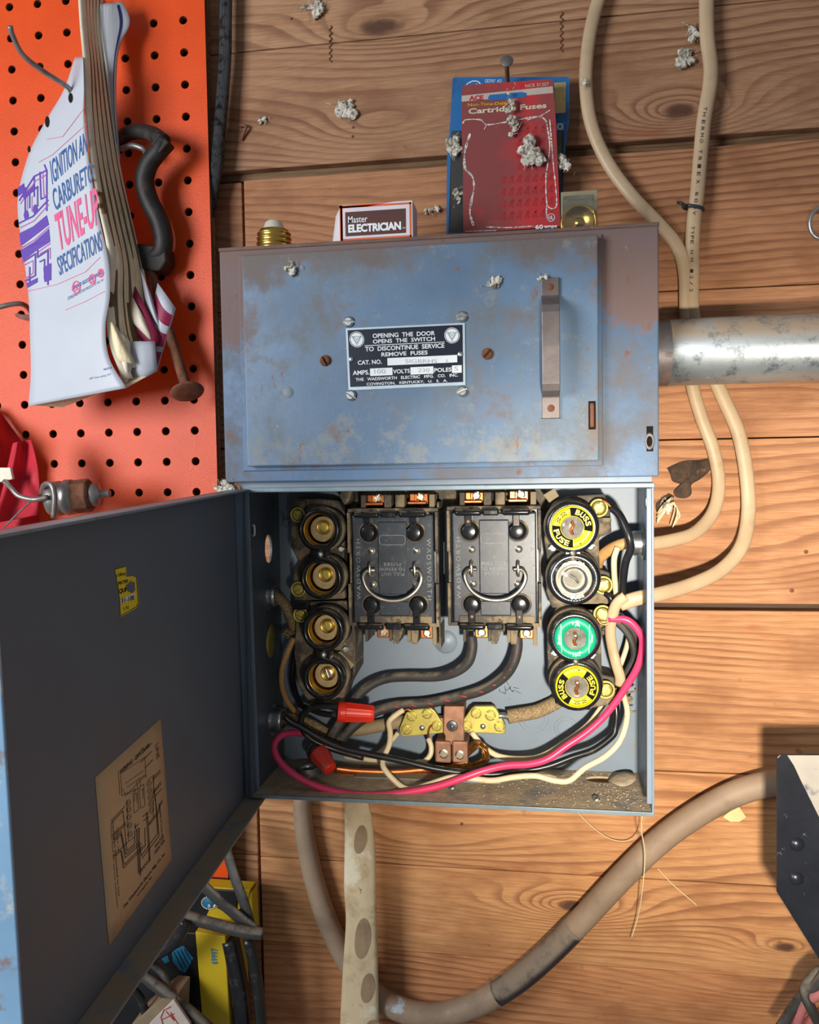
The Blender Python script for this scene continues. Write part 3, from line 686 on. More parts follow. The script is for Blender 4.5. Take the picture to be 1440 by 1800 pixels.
# image point -> door's inner face (n = off)
def DP(px, py, off_=0.2):
    d = _F2 + _R3*((px-720)/FPX) - _U3*((py-900)/FPX); n = dn; p0 = Hp+dn*off_
    return CAM + d*((p0-CAM).dot(n)/d.dot(n))
def dquad(c, off_):
    w = [DP(p[0], p[1], off_) for p in c]
    return lambda u, v: (w[0]*(1-u)+w[1]*u)*(1-v)+(w[3]*(1-u)+w[2]*u)*v
pc = [(167.4,1367),(282.5,1263),(302,1511),(192,1662)]
paper = dquad(pc, .3)
g = G(); g.slab(lambda u, v: paper(u, v), 6, 8, dn*-.2)
pap = obj('wiring_diagram', g, mat('tan_paper', rgb(206,170,128), .85, var=.06, vs=16, layers=[dict(c=rgb(160,120,80), s=14, lo=.56, hi=.7, a=.5)]), door)
pf = dquad(pc, .45)
g = G(); f_ = lambda u, v: pf(u, v)
g.text('WIRING   DIAGRAM', .32, .085, .78, .115, f_, bold=.01)
g.text('RANGE', .50, .80, .66, .825, f_, bold=.01); g.text('WATER', .74, .765, .90, .79, f_, bold=.01); g.text('HEATER', .73, .80, .91, .825, f_, bold=.01)
g.text('The Wadsworth Electric Mfg. Co. Inc.', .22, .885, .90, .915, f_, bold=.015); g.text('Covington, Ky.', .42, .925, .66, .948, f_, bold=.01)
def vt(s_, x0, y0, x1, y1): g.text(s_, 0, 0, 1, 1, lambda a, b: pf(x1-(b)*(x1-x0), y0+a*(y1-y0)), bold=.0)
vt('LINE', .88, .14, .93, .24)
vt('When used for service equipment', .13, .34, .155, .85); vt('neutral to be bonded to box', .165, .34, .19, .80); vt('Fuse 30 A. max.', .21, .40, .23, .55)
vt('NUMBER OF SOURCE', .86, .56, .885, .76)
obj('diagram_lettering', g, M['ink'], pap)
# strokes traced in the 4.09x view of the paper
dc = lambda x, y: DP(140+x/4.09, 1240+y/4.09, .45)
g = G()
for pts in ([(460,325),(520,272)], [(440,410),(520,330)], [(470,450),(528,390)], [(226,832),(326,727)], [(228,848),(313,758),(340,1045),(398,995),(396,900)], [(236,933),(335,838)], [(236,948),(335,855)],
            [(238,970),(300,905),(333,1070),(430,985),(430,880)], [(240,990),(298,925),(328,1095),(445,990)], [(245,1080),(345,985)], [(248,1095),(298,1045),(315,1170),(472,1010),(470,880)], [(300,1040),(322,1145),(456,1010)],
            [(408,900),(424,1205)], [(418,900),(432,1215)], [(428,900),(440,1225)], [(480,770),(500,1100)], [(490,770),(508,1112)], [(580,465),(528,520),(545,690)], [(582,480),(535,530)], [(585,550),(525,630)],
            [(588,565),(540,620),(556,750)], [(590,600),(545,650)], [(597,680),(575,710),(570,750),(500,850)], [(597,697),(580,715),(576,762),(500,862)], [(548,690),(562,920),(445,1080),(435,1010)], [(556,750),(571,940),(450,1099)],
            [(398,850),(408,900),(430,880)], [(395,880),(425,850)], [(455,800),(490,770)], [(460,830),(495,800)]): g.line(pts, 4.2, dc)
for pts in ([(280,480),(290,640)], [(280,480),(400,385),(455,300)], [(295,492),(305,650)], [(295,492),(470,372),(478,520)], [(310,600),(330,650),(478,500)], [(305,650),(345,625)], [(330,560),(460,470)], [(340,590),(470,500)], [(345,640),(400,600),(395,690)],
            [(385,620),(418,596),(424,750),(392,775),(385,620)], [(430,590),(462,566),(470,720),(438,742),(430,590)], [(340,680),(352,980),(400,940)], [(490,540),(535,500),(530,800)], [(410,540),(420,600)], [(430,520),(440,580)], [(396,640),(412,630),(414,700)], [(442,610),(456,600),(458,670)]): g.line(pts, 2.6, dc)
for cx, cy in ((352,700),(354,748),(356,802),(360,862),(363,925),(500,562),(505,612),(510,660),(514,706),(518,755)):
    for r_ in (9, 17): g.line([(cx+r_*math.cos(k*.45), cy+r_*1.25*math.sin(k*.45)-r_*.35*math.cos(k*.45)) for k in range(14)], 2.2, dc, closed=True)
obj('diagram_lines', g, M['ink'], pap)
# torn yellow inspection sticker; design coords = crop (3.13x of region 0,840)
sc_ = lambda x, y, o_=.35: DP(x/3.1304, 840+y/3.1304, o_)
g = G(); g.poly([(632,500),(692,482),(696,545),(728,540),(755,550),(766,690),(752,715),(664,766),(662,690),(652,600)], lambda x, y: sc_(x, y, .3))
stk = obj('inspection_sticker', g, mat('bright_sticker_yellow', rgb(236,206,34), .6, var=.04), door)
g = G(); s2 = lambda x, y: sc_(x, y, .45)
sh = lambda x0: (lambda x, y: s2(x, y-(x-x0)*.28))
g.text('s Edburg.', 641, 528, 694, 552, sh(641), bold=.01); g.text('PECTED', 652, 572, 706, 590, sh(652), bold=.03); g.text('QUI', 656, 612, 694, 642, sh(656), bold=.03)
g.text('31-100', 668, 664, 740, 690, sh(668), bold=.03); g.text('L.92', 680, 712, 710, 728, sh(680))
g.line([(664,760),(752,708),(762,688),(752,545)], 3, s2); g.line([(634,503),(692,486)], 4, s2)
obj('sticker_print', g, M['black'], stk)
g = G(); g.poly([(664,668),(742,634),(744,662),(664,694)], lambda x, y: sc_(x, y, .38)); obj('number_strip', g, M['white'], stk)
g = G(); g.poly([(694,590),(715,575),(722,562),(726,575),(742,572),(744,618),(730,634),(706,626),(696,614)], lambda x, y: sc_(x, y, .5)); obj('torn_patch', g, M['door'], stk)

# ------------------------------------------------------------------ fuse socket blocks
def fig8(g, c1, c2, r, neck, y0, y1, m=0):
    """outline of two discs joined by a filleted neck, vertical pair"""
    pts = []; d = (c1[1]-c2[1])/2; cx = (c1[0]+c2[0])/2; cz = (c1[1]+c2[1])/2; a0 = math.acos(max(-1, min(1, (d-neck*.55)/r*.55)))
    n = 26; a0 = 0.95
    top = [(c1[0]+r*math.cos(t), c1[1]+r*math.sin(t)) for t in [-math.pi/2+a0*.62+(2*math.pi-a0*1.24)*k/n for k in range(n+1)]]
    bot = [(c2[0]+r*math.cos(t), c2[1]+r*math.sin(t)) for t in [math.pi/2+a0*.62+(2*math.pi-a0*1.24)*k/n for k in range(n+1)]]
    mid1 = [(cx-neck, cz+2.2), (cx-neck*.94, cz), (cx-neck, cz-2.2)]; mid2 = [(cx+neck, cz-2.2), (cx+neck*.94, cz), (cx+neck, cz+2.2)]
    return top+mid1+bot+mid2
def ringhole(g, c, ro, ri, y0, y1, m=0):     # annulus solid
    g.lathe((c[0], y0, c[1]), [(ri, 0), (ro, 0), (ro, (y0-y1)-1.2), (ro-1.2, y0-y1), (ri+1.4, y0-y1), (ri, y0-y1-1.2), (ri, 0)], n=44, m=m)
def brass_terminal(c, r, ang, parent, m='brassdull', slot=1.0):
    g = G(); g.lathe(c+Vector((0,.8,0)), [(r*1.35,-.4),(r*1.35,.5),(r*1.28,.8),(r*1.02,.8),(r*1.0,.2)], n=26); obj('terminal_washer', g, M[m], parent)
    return screw('terminal_screw', c, r*.92, ang, M[m], parent, h=1.8, slot=slot)
YR = -62.0
def socket_block(label, px1, px2, R, RI, body, side, nm='fuse_socket_block'):
    c1 = P(px1[0], px1[1], YR); c2 = P(px2[0], px2[1], YR); c1 = (c1.x, c1.z); c2 = (c2.x, c2.z)
    t = thing(nm, label, 'fuse socket', ((c1[0]+c2[0])/2, BB, c2[1]-R), 'twin fuse socket blocks on the back plate')
    g = G(); g.prism([(q.x, q.z) for q in PP(body, -34)], -36, BB, 0); obj('base', g, M['bakedust'], t, bevel=1.2)
    for c in (c1, c2):
        g = G(); ringhole(g, c, R+1.2, RI+.5, -36, -52); obj('socket_wall', g, M['bakedust'], t)
    out = fig8(None, c1, c2, R, 6.0, 0, 0)
    # cover: outer ring pair with a neck, holes left open
    for i, c in enumerate((c1, c2)):
        g = G(); ringhole(g, c, R, RI, -51, YR); obj('socket_ring', g, M['bakelite'], t)
    g = G(); cx = (c1[0]+c2[0])/2; cz = (c1[1]+c2[1])/2; dz = (c1[1]-c2[1])/2
    s1 = []
    hh = dz-RI-1.0; ww = 8.8
    for k in range(9):
        tt = -1+2*k/8; s1.append((cx+5.4+ww*.5*abs(tt)**2.2, cz+tt*(hh+2.2)))
    for k in range(9):
        tt = 1-2*k/8; s1.append((cx-5.4-ww*.5*abs(tt)**2.2, cz+tt*(hh+2.2)))
    # keep clear of the openings
    s1 = [(x, z if (x-c1[0])**2+(z-c1[1])**2 > (RI+.4)**2 and (x-c2[0])**2+(z-c2[1])**2 > (RI+.4)**2 else z) for x, z in s1]
    g.prism(s1, YR+1.0, -50); obj('neck', g, M['bakelite'], t, bevel=.5)
    g = G(); g.lathe((cx, YR+1, cz), [(0, 2.0), (1.6, 1.6), (2.6, .5), (2.8, 0)], n=20); obj('neck_screw', g, M['nickel'], t)
    return t, c1, c2
def empty_socket(c, R, RI, t, contact='brassdull', gap=False):
    g = G(); prof = [(RI+.1, 0)]; d = 0
    while d < 20:
        prof += [(RI-.1, d), (RI-.9, d+1.2), (RI-.9, d+1.7), (RI-.1, d+2.6)]; d += 3
    prof = [(r, -h) for r, h in prof]; g.lathe((c[0], YR+4, c[1]), prof, n=36); obj('screw_shell', g, M['brass'], t)
    g = G(); g.lathe((c[0], YR+26, c[1]), [(RI, 0), (0, .1)], n=24); obj('socket_floor', g, M['bakedust'], t)
    g = G(); g.lathe((c[0]-.4, YR+24, c[1]-.2), [(10.0, 0), (10.0, 9.4), (9.6, 9.9), (0, 10)], n=36, sm=False); f = obj('insulating_disc', g, M['fibre'], t, bevel=.3)
    g = G(); g.lathe((c[0]+.4, YR+14.2, c[1]+1.2), [(6.0, 0), (5.8, .9), (5.0, 1.0), (4.5, .3), (0, .2)], n=28); obj('contact_ring', g, M['brass'], f)
    screw('contact_screw', Vector((c[0]+.4, YR+14.0, c[1]+1.2)), 3.7, -70, M[contact], f, h=.9)

LB1, a1, a2 = socket_block('upper left twin screw-in fuse socket, empty, brass lined, beside the left black pull-out holder', (560,932), (564,1017), 16.2, 12.6,
    [(513,877),(560,876),(596,880),(607,900),(606,1000),(608,1052),(518,1056),(516,1000),(524,985),(512,960),(513,930)], 'L')
empty_socket(a1, 16.2, 12.6, LB1); empty_socket(a2, 16.2, 12.6, LB1)
LB2, a3, a4 = socket_block('lower left twin screw-in fuse socket, empty, above the bright red wire nut', (567,1109), (568,1194), 16.4, 12.4,
    [(518,1058),(610,1055),(626,1110),(626,1180),(608,1212),(600,1240),(545,1238),(524,1200),(518,1150),(521,1100)], 'L')
empty_socket(a3, 16.4, 12.4, LB2); empty_socket(a4, 16.4, 12.4, LB2, 'nickel')
for (px, py, par, an) in [(523,905,LB1,-55),(524,1036,LB1,20),(528,1081,LB2,-30)]:
    brass_terminal(P(px, py, -42), 4.6, an, par)
for (px, py, par) in [(608,1141,LB2),(600,965,LB1)]: screw('mounting_screw', P(px, py, -37), 2.8, 5, M['zinc'], par, h=1.5)
def tabs(polys, par, y0, y1, m, nm):
    for pl in polys:
        g = G(); g.prism([(q.x, q.z) for q in PP(pl, y0)], y0, y1); obj(nm, g, M[m], par, bevel=.5)
M['tantab'] = mat('dusty_tan_tab', rgb(150,136,108), .85, var=.12, vs=60)
tabs([[(585,1152),(598,1145),(623,1169),(612,1181),(594,1172)]], LB2, -42, -8, 'tantab', 'support_tab')
tabs([[(596,872),(604,852),(622,852),(614,880),(606,888)], [(510,880),(538,880),(538,890),(520,925),(511,925)]], LB1, -38, -8, 'bakedust', 'support_tab')
tabs([[(518,1058),(541,1058),(541,1072),(518,1072)]], LB2, -44, -8, 'bakelite', 'support_tab')

RB1, b1, b2 = socket_block('upper right twin fuse socket holding a yellow fuse above a clear glass fuse', (1006,927), (1009,1018), 19.0, 13.2,
    [(958,905),(975,880),(1000,872),(1062,868),(1072,890),(1075,935),(1053,945),(1054,1000),(1072,1006),(1075,1070),(1050,1075),(970,1068),(960,1040),(962,985),(957,950)], 'R')
RB2, b3, b4 = socket_block('lower right twin fuse socket holding a green fuse above a yellow fuse', (1011,1121), (1014,1206), 18.6, 13.2,
    [(962,1090),(980,1066),(1010,1058),(1075,1058),(1078,1108),(1056,1118),(1058,1185),(1080,1190),(1082,1236),(1040,1244),(985,1238),(964,1200),(962,1140)], 'R')
for (px, py, par, an) in [(1053,893,RB1,62),(1061,1029,RB1,50),(1060,1080,RB2,-58),(1065,1213,RB2,66)]:
    brass_terminal(P(px, py, -44), 5.2, an, par)
for (px, py, par) in [(972,963,RB1),(1038,960,RB1),(976,1147,RB2),(1040,1152,RB2)]: screw('mounting_screw', P(px, py, -39), 3.2, 10, M['zinc'], par, h=1.5)
tabs([[(955,870),(975,858),(983,872),(966,884)]], RB1, -36, -20, 'tantab', 'support_tab')
tabs([[(1052,910),(1075,910),(1075,918),(1052,918)]], RB1, -42, -8, 'bakedust', 'support_tab')
tabs([[(1058,1104),(1076,1100),(1076,1108),(1058,1110)], [(975,1236),(1038,1240),(1038,1248),(1000,1248)]], RB2, -42, -8, 'bakelite', 'support_tab')

# ------------------------------------------------------------------ plug fuses
def arctext(g, st, c, r0, r1, ac, span, cw, y, m=0, bold=.02):
    n = len(st)
    for i, ch in enumerate(st):
        if ch == ' ': continue
        f = (i+.5)/n-.5; a = math.radians(ac + (-f*span if cw else f*span)); w_ = math.radians(span/n)*(r0+r1)/2*.86
        if cw: up = Vector((math.cos(a), 0, math.sin(a))); rt = Vector((math.sin(a), 0, -math.cos(a))); o = c+up*r0
        else: up = -Vector((math.cos(a), 0, math.sin(a))); rt = Vector((-math.sin(a), 0, math.cos(a))); o = c-up*r1
        h = r1-r0; g.text(ch, 0, 0, 1, 1, lambda u, v: o+rt*(u-.5)*w_+up*(1-v)*h+Vector((0, y, 0)), m, bold)
def sector(g, c, r0, r1, a0, a1, y, m=0):
    n = max(3, int(abs(a1-a0)/6)); vs = []
    for k in range(n+1):
        a = math.radians(a0+(a1-a0)*k/n)
        for r in (r0, r1): vs.append(c+Vector((r*math.cos(a), y, r*math.sin(a))))
    g.add(vs, [(2*k, 2*k+1, 2*k+3, 2*k+2) for k in range(n)], m)
GRP = 'plug fuses in the right hand sockets'
def fuse_base(c, R, label, mbody):
    t = thing('plug_fuse', label, 'fuse', (c.x, YR+4, c.z-R))
    g = G(); g.lathe((c.x, YR-.2, c.z), [(12.2,-12),(12.2,-1),(R,0),(R,2.2),(R-.6,3.0),(8.6,3.2),(8.2,2.0),(0,1.9)], n=48); obj('body', g, mbody, t)
    g = G(); g.lathe((c.x, YR+18, c.z), [(0,0),(6,0),(11.5,4),(11.8,5),(11.0,6),(11.8,7.2),(11.0,8.4),(11.8,9.6),(11.0,10.8),(11.6,14)], n=32); obj('screw_base', g, M['brass'], t)
    return t
def window(c, t, r=8.2, dome=2.4):
    g = G(); g.lathe((c.x, YR-2.2, c.z), [(0,0),(r*.99,0)], n=30); obj('fuse_link_plate', g, M['mica'], t)
    g = G(); g.tube([(c.x-.5, YR-2.9, c.z+4.8), (c.x+.6, YR-3.2, c.z+1), (c.x-.8, YR-3.2, c.z-1.6), (c.x+.2, YR-2.9, c.z-5)], 1.1, 8); obj('fuse_link', g, M['copper'], t)
    g = G(); pr = [(r, 0), (r, .9)]+[(r*math.cos(a), .9+dome*math.sin(a)) for a in [k*math.pi/2/6 for k in range(1, 7)]]
    g.lathe((c.x, YR-2.6, c.z), pr, n=36); g.lathe((c.x, YR-2.6, c.z), [(0,0),(r,0)], n=36); obj('window', g, M['glass'], t)
def yellow_fuse(cc, R, rot, label):
    c = Vector((cc[0], 0, cc[1])); t = fuse_base(Vector((cc[0], YR, cc[1])), R, label, M['yellow']); yf = YR-3.45
    g = G(); c2 = Vector((cc[0], yf, cc[1]))
    sector(g, c2, 8.5, R-1.5, -12+rot, 97+rot, 0); sector(g, c2, 8.5, R-1.5, 173+rot, 272+rot, 0); sector(g, c2, R-1.5, R-1.2, 0, 360, 0)
    obj('black_sectors', g, M['black'], t)
    g = G(); arctext(g, 'BUSS', c2, 9.6, R-2.1, 42+rot, 74, True, -.12, bold=.03); arctext(g, 'FUSE', c2, 9.6, R-2.1, 222+rot, 74, False, -.12, bold=.03)
    lt = obj('maker_lettering', g, M['yellow'], t)
    g = G(); 
    for st, da, r0, r1, w_ in (('W', 14, 9.2, R-2.2, 4.4), ('30', -12, 9.2, R-2.4, 4.0)):
        a = math.radians(135+rot+da); up = Vector((math.sin(a), 0, -math.cos(a))); rt = Vector((math.cos(a), 0, math.sin(a)))
        up, rt = -up, rt
        o = c2+rt*((r0+r1)/2); g.text(st, 0, 0, 1, 1, lambda u, v: o+rt*(u-.5)*(r1-r0)*.85+up*(.5-v)*w_+Vector((0,-.1,0)), bold=.01)
    arctext(g, 'NON-RENEWABLE', c2, R-3.2, R-2.2, -50+rot, 60, False, -.1, bold=0)
    obj('rating_lettering', g, M['black'], t)
    window(c, t); return t
yellow_fuse(b1, 15.6, 0, 'yellow and black plug fuse, topmost on the right, above the clear glass fuse')
yellow_fuse(b4, 15.4, 147, 'yellow and black plug fuse, lowest on the right, below the green fuse')
# green fuse
c = Vector((b3[0], YR, b3[1])); t = fuse_base(c, 15.0, 'green plug fuse with white lettering, third down in the right hand column', M['green']); c2 = Vector((b3[0], YR-3.45, b3[1]))
g = G()
for x in (-9.7, 9.7): g.line([(x, -10.2), (x*1.05, 10.2)], .35, lambda u, v: c2+Vector((u, 0, v)))
def vtext(st, x, z, w_, h, dirn, bold=.02):
    if dirn > 0: g.text(st, 0, 0, 1, 1, lambda u, v: c2+Vector((x+(v-.5)*h, -.1, z+(u-.5)*w_)), bold=bold)
    else: g.text(st, 0, 0, 1, 1, lambda u, v: c2+Vector((x-(v-.5)*h, -.1, z-(u-.5)*w_)), bold=bold)
vtext('30', 1.6, 11.0, 4.4, 3.4, 1); vtext('AMP', -1.6, 11.3, 2.6, 1.2, 1); vtext('TL', 1.8, -11.2, 4.2, 3.6, 1); vtext('TYPE', -1.2, -11.6, 3, 1.0, 1); vtext('Buss', -11.6, -.8, 7, 2.0, 1); vtext('Tron', 11.6, 0, 6, 1.8, 1)
obj('lettering', g, M['white'], t); window(Vector((b3[0], 0, b3[1])), t, 8.0)
# clear glass fuse
c = Vector((b2[0], YR, b2[1])); t = thing('plug_fuse', 'clear glass plug fuse with ridged rim, second down in the right hand column', 'fuse', (c.x, YR+4, c.z-15))
g = G(); n = 96; prof = [(12, 3), (14.6, 1), (15.2, -1), (15.2, -3.2), (14.2, -4.6), (11.6, -4.4), (10.6, -3.2), (9.4, -3.4), (8.8, -5.2), (7, -6.6), (4, -7.4), (0, -7.6)]
vs = []
for i, (r, h) in enumerate(prof):
    for k in range(n):
        a = 2*math.pi*k/n; rr = r*(1+(.022 if k % 2 and 1 <= i <= 3 else 0)); vs.append((c.x+rr*math.cos(a), YR+h, c.z+rr*math.sin(a)))
g.add(vs, [(i*n+k, (i+1)*n+k, (i+1)*n+(k+1) % n, i*n+(k+1) % n) for i in range(len(prof)-1) for k in range(n)], 0, True)
g.lathe((c.x, YR+3, c.z), [(0,0),(12,0)], n=n); obj('glass_body', g, M['glass'], t)
g = G(); g.lathe((c.x, YR+2.6, c.z), [(0,0),(13.4,.2)], n=32); obj('metal_plate', g, M['nickel'], t)
g = G(); g.tube([(c.x-3, YR-1, c.z+3), (c.x+1, YR-2.4, c.z+.6), (c.x+3.4, YR-1, c.z-3)], 1.0, 8); obj('fuse_link', g, M['nickel'], t)
g = G(); c2 = Vector((c.x, YR-4.75, c.z)); arctext(g, 'TUTELEC', c2, 11.6, 13.8, 92, 70, True, 0, bold=.0); arctext(g, 'BUSS', c2, 11.6, 13.8, -80, 44, False, 0, bold=0); obj('moulded_lettering', g, M['nickel'], t)

# ------------------------------------------------------------------ pull-out cartridge fuse holders
def pullout(label, cpx, flip, k=.0725):
    c = P(cpx[0], cpx[1], -50); X, Z = c.x, c.z
    t = thing('pull_out_fuse_holder', label, 'fuse holder', (X, BB, Z-46))
    u = lambda cx: X+(cx-545)*k
    v = lambda cy: Z-(cy-890)*k
    B = lambda g, x0, y0, x1, y1, f, b, m=0: g.box(u(x0), u(x1), f, b, v(y1), v(y0), m)
    g = G(); B(g, 62, 262, 1030, 1518, -40, -9.2); obj('base', g, M['bakelite'], t, bevel=1)
    g = G()
    B(g, 60, 262, 1030, 300, -45, -38); B(g, 60, 1480, 1030, 1520, -45, -38)
    for x0, x1 in ((60, 92), (1000, 1032)):
        B(g, x0, 300, x1, 730, -48, -38); B(g, x0+8, 730, x1-4 if x1 > 500 else x1, 1060, -44, -38); B(g, x0, 1060, x1, 1500, -48, -38)
    obj('frame', g, M['bakedust'], t, bevel=.5)
    g = G(); B(g, 118, 325, 985, 1472, -49, -38); body = obj('cover', g, M['bakepanel'], t, bevel=1.2)
    g = G(); B(g, 400, 400, 705, 1165, -51.5, -47); B(g, 405, 1240, 720, 1392, -50.5, -47); obj('centre_panel', g, M['bakepanel'], t, bevel=.7)
    g = G(); r_ = .9
    pl = [(425+15, 540), (675, 540), (692, 560), (692, 620), (675, 640), (440, 640), (418, 620), (418, 560)]
    g.line([(p[0], p[1]) for p in pl], 5, lambda a, b: Vector((u(a), -51.62, v(b))), closed=True); obj('moulded_oval', g, M['emboss'], t)
    # top and bottom end pieces
    g = G(); B(g, 150, 300, 940, 395, -47.5, -40); B(g, 180, 1395, 960, 1475, -50.5, -40); obj('dusty_ledge', g, M['bakedust'], t, bevel=.8)
    g = G(); B(g, 440, 285, 605, 352, -55, -44); obj('centre_latch', g, M['bakelite'], t, bevel=1.2)
    g = G(); B(g, 470, 1462, 640, 1535, -54, -40); obj('centre_latch', g, M['bakelite'], t, bevel=1.2)
    for i, (x0, x1, y) in enumerate(((155, 435, 320), (635, 930, 318), (185, 460, 1497), (665, 950, 1497))):
        g = G(); r = 2.4; a, b = Vector((u(x0)+r, -56, v(y))), Vector((u(x1)-r, -56, v(y)))
        pr = [(0,0)]+[(r*math.sin(q), r-r*math.cos(q)) for q in [k_*math.pi/2/4 for k_ in range(1, 5)]]; Lh = (b-a).length+2*r
        pr += [(p[0], Lh-p[1]) for p in pr[::-1]]
        g.lathe(a-Vector((r,0,0)), pr, (1,0,0), 14)
        cr = obj('grip_bar', g, M['bakelite'], t)
    for (bx, by, nx, s_) in ((300, 515, 292, 1), (790, 512, 782, 1), (320, 1280, 318, -1), (815, 1275, 805, -1)):
        g = G(); g.lathe((u(bx), -49.2, v(by)), [(8.4,0),(8.2,.5),(7.2,.6),(6.9,.1)], n=32); obj('boss_rim', g, M['bakedust'], t)
        g = G(); g.lathe((u(bx), -49.1, v(by)), [(7.0,.12),(0,.13)], n=30); obj('boss_recess', g, M['shadowgap'], t)
        g = G(); g.lathe((u(bx-4), -48, v(by)), [(5.4,0),(5.6,5.0),(5.0,6.0),(0,6.1)], n=28)
        y0, y1 = (330, by-50) if s_ > 0 else (by+50, 1490)
        g.box(u(nx-34), u(nx+34), -54.4, -49, v(y1), v(y0)); kn = obj('contact_knob', g, M['bakelite'], t, bevel=.4)
        yy = 412 if s_ > 0 else 1398
        g = G(); g.lathe((u(nx), -54.5, v(yy)), [(1.3, -.2), (1.25, .12), (0, .1)], n=14); obj('rivet', g, M['copperdull'] if flip == 0 else M['shadowgap'], kn)
    for (x, y) in ((325, 708), (805, 705), (335, 1065), (790, 1065)):
        g = G(); g.lathe((u(x), -49, v(y)), [(2.9,0),(2.7,.2),(2.3,.2),(2.1,.9),(0,1.0)], n=20); obj('contact_pin', g, M['nickel'], t)
    # wire bail with two staples
    g = G(); yb = -59
    pts = [(370, 905, -53.5), (320, 903, -55), (282, 915, -57), (258, 960, -59), (272, 1030, -60), (320, 1110, -60.5), (400, 1170, -61), (480, 1200, -61), (565, 1210, -61), (660, 1200, -61), (740, 1165, -61), (815, 1105, -60.5), (862, 1030, -60), (874, 960, -59), (850, 912, -57), (810, 903, -55), (752, 908, -53.5)]
    g.tube([Vector((u(p[0]), p[2], v(p[1]))) for p in pts], 1.5, 12, smooth=5); bl = obj('wire_bail', g, M['nickel'], t)
    for x in (322, 798):
        g = G(); g.tube([Vector((u(x), -49, v(830))), Vector((u(x), -55.5, v(838))), Vector((u(x), -57.2, v(900))), Vector((u(x), -55.5, v(965))), Vector((u(x), -49, v(972)))], 1.1, 10, smooth=4); obj('staple', g, M['nickel'], t)
    # raised lettering
    g = G(); ye = -49.14
    def rot_text(st, x, y0, y1, h, up):
        if up: g.text(st, 0, 0, 1, 1, lambda a, b: Vector((u(x-h/2+b*h), ye, v(y1+(y0-y1)*a))), bold=-.005, spacing=1.35)
        else: g.text(st, 0, 0, 1, 1, lambda a, b: Vector((u(x+h/2-b*h), ye, v(y0+(y1-y0)*a))), bold=-.005, spacing=1.35)
    rot_text('WADSWORTH', 180, 580, 1225, 42, True); rot_text('WADSWORTH', 935, 580, 1225, 46, False)
    yt = -51.62
    rows = (('PULL OUT', 425, 672, 832, 868), ('TO RENEW', 408, 690, 886, 920), ('FUSES', 460, 640, 938, 970))
    for st, x0, x1, y0, y1 in rows:
        if flip: g.text(st, x0, y0, x1, y1, lambda a, b: Vector((u(1100-a), yt, v(1800-b))), bold=-.005, spacing=1.1)
        else: g.text(st, x0, y0, x1, y1, lambda a, b: Vector((u(a), yt, v(b))), bold=-.005, spacing=1.1)
    obj('raised_lettering', g, M['emboss'], t)
    # ribs and copper terminals at both ends
    def ribs(rs, sl, tri=()):
        g = G()
        for x0, x1, y0, y1 in rs: B(g, x0, y0, x1, y1, -38, -9.2)
        B(g, *sl, -20, -9.2)
        for x0, x1 in tri: g.prism([(u(x0), v(1515)), (u(x1), v(1515)), (u(x1), v(1530)), (u(x0+60), v(1740)), (u(x0), v(1740))], -34, -9.2)
        obj('end_ribs', g, M['bakedust'], t, bevel=.6)
    ribs([(185, 240, 120, 262), (440, 520, 120, 262), (560, 660, 120, 262), (925, 985, 120, 262)], (190, 130, 985, 262))
    ribs([(205, 235, 1510, 1710), (470, 500, 1510, 1700), (670, 705, 1510, 1710), (940, 985, 1510, 1735)], (215, 1510, 985, 1640), ((500, 640), (705, 790)))
    for (x0, x1, y0, y1, n_) in ((240, 435, 118, 235, 0), (705, 905, 110, 228, 1), (325, 470, 1512, 1678, 2), (800, 950, 1512, 1680, 3)):
        g = G(); B(g, x0, y0, x1, y1, -33, -24); 
        if n_ < 2: B(g, x0-10, y1-35, x1-10, y1, -38, -24); B(g, x0+60, y0, x0+90, y1-35, -37, -24)
        lug = obj('copper_terminal', g, M['copper'], t, bevel=.8)
        screw('terminal_screw', Vector((u((x0+x1)/2+(22 if n_ < 2 else 0)), -33, v((y0+y1)/2-(20 if n_ < 2 else -22)))), 3.4, -65 if n_ % 2 else 62, M['nickel'], lug, h=1.4)
    return t, u, v
PO1, u1_, v1_ = pullout('left black pull-out fuse holder, dustier, its centre lettering upside down, no wires below', (689.5, 999), 1)
PO2, u2_, v2_ = pullout('right black pull-out fuse holder with upright lettering and two thick wires leaving below', (868, 997), 0)

# dusty cross member behind the holders + central post
t = thing('mounting_bracket', 'dusty grey steel bracket behind the two black pull-out fuse holders', 'bracket', (P(780,1130,-8).x, BB, P(780,1150,-8).z))
g = G(); a = P(600, 865, -8); b = P(960, 885, -8); g.box(a.x, b.x, -9, BB, b.z-6, a.z+4); obj('top_strip', g, M['bakedust'], t, bevel=.6)
g = G(); a = P(776, 880, -12); b = P(785, 1130, -12); g.box(a.x-.6, b.x-1.6, -38, -9.2, b.z, a.z); obj('centre_rib', g, M['bakedust'], t, bevel=.6)
g = G(); c = P(783, 1130, -8); g.lathe((c.x, BB-.5, c.z), [(0,2),(5,2),(6.5,1),(9,.8),(9.4,0)], n=28); obj('round_boss', g, M['grey'], t)

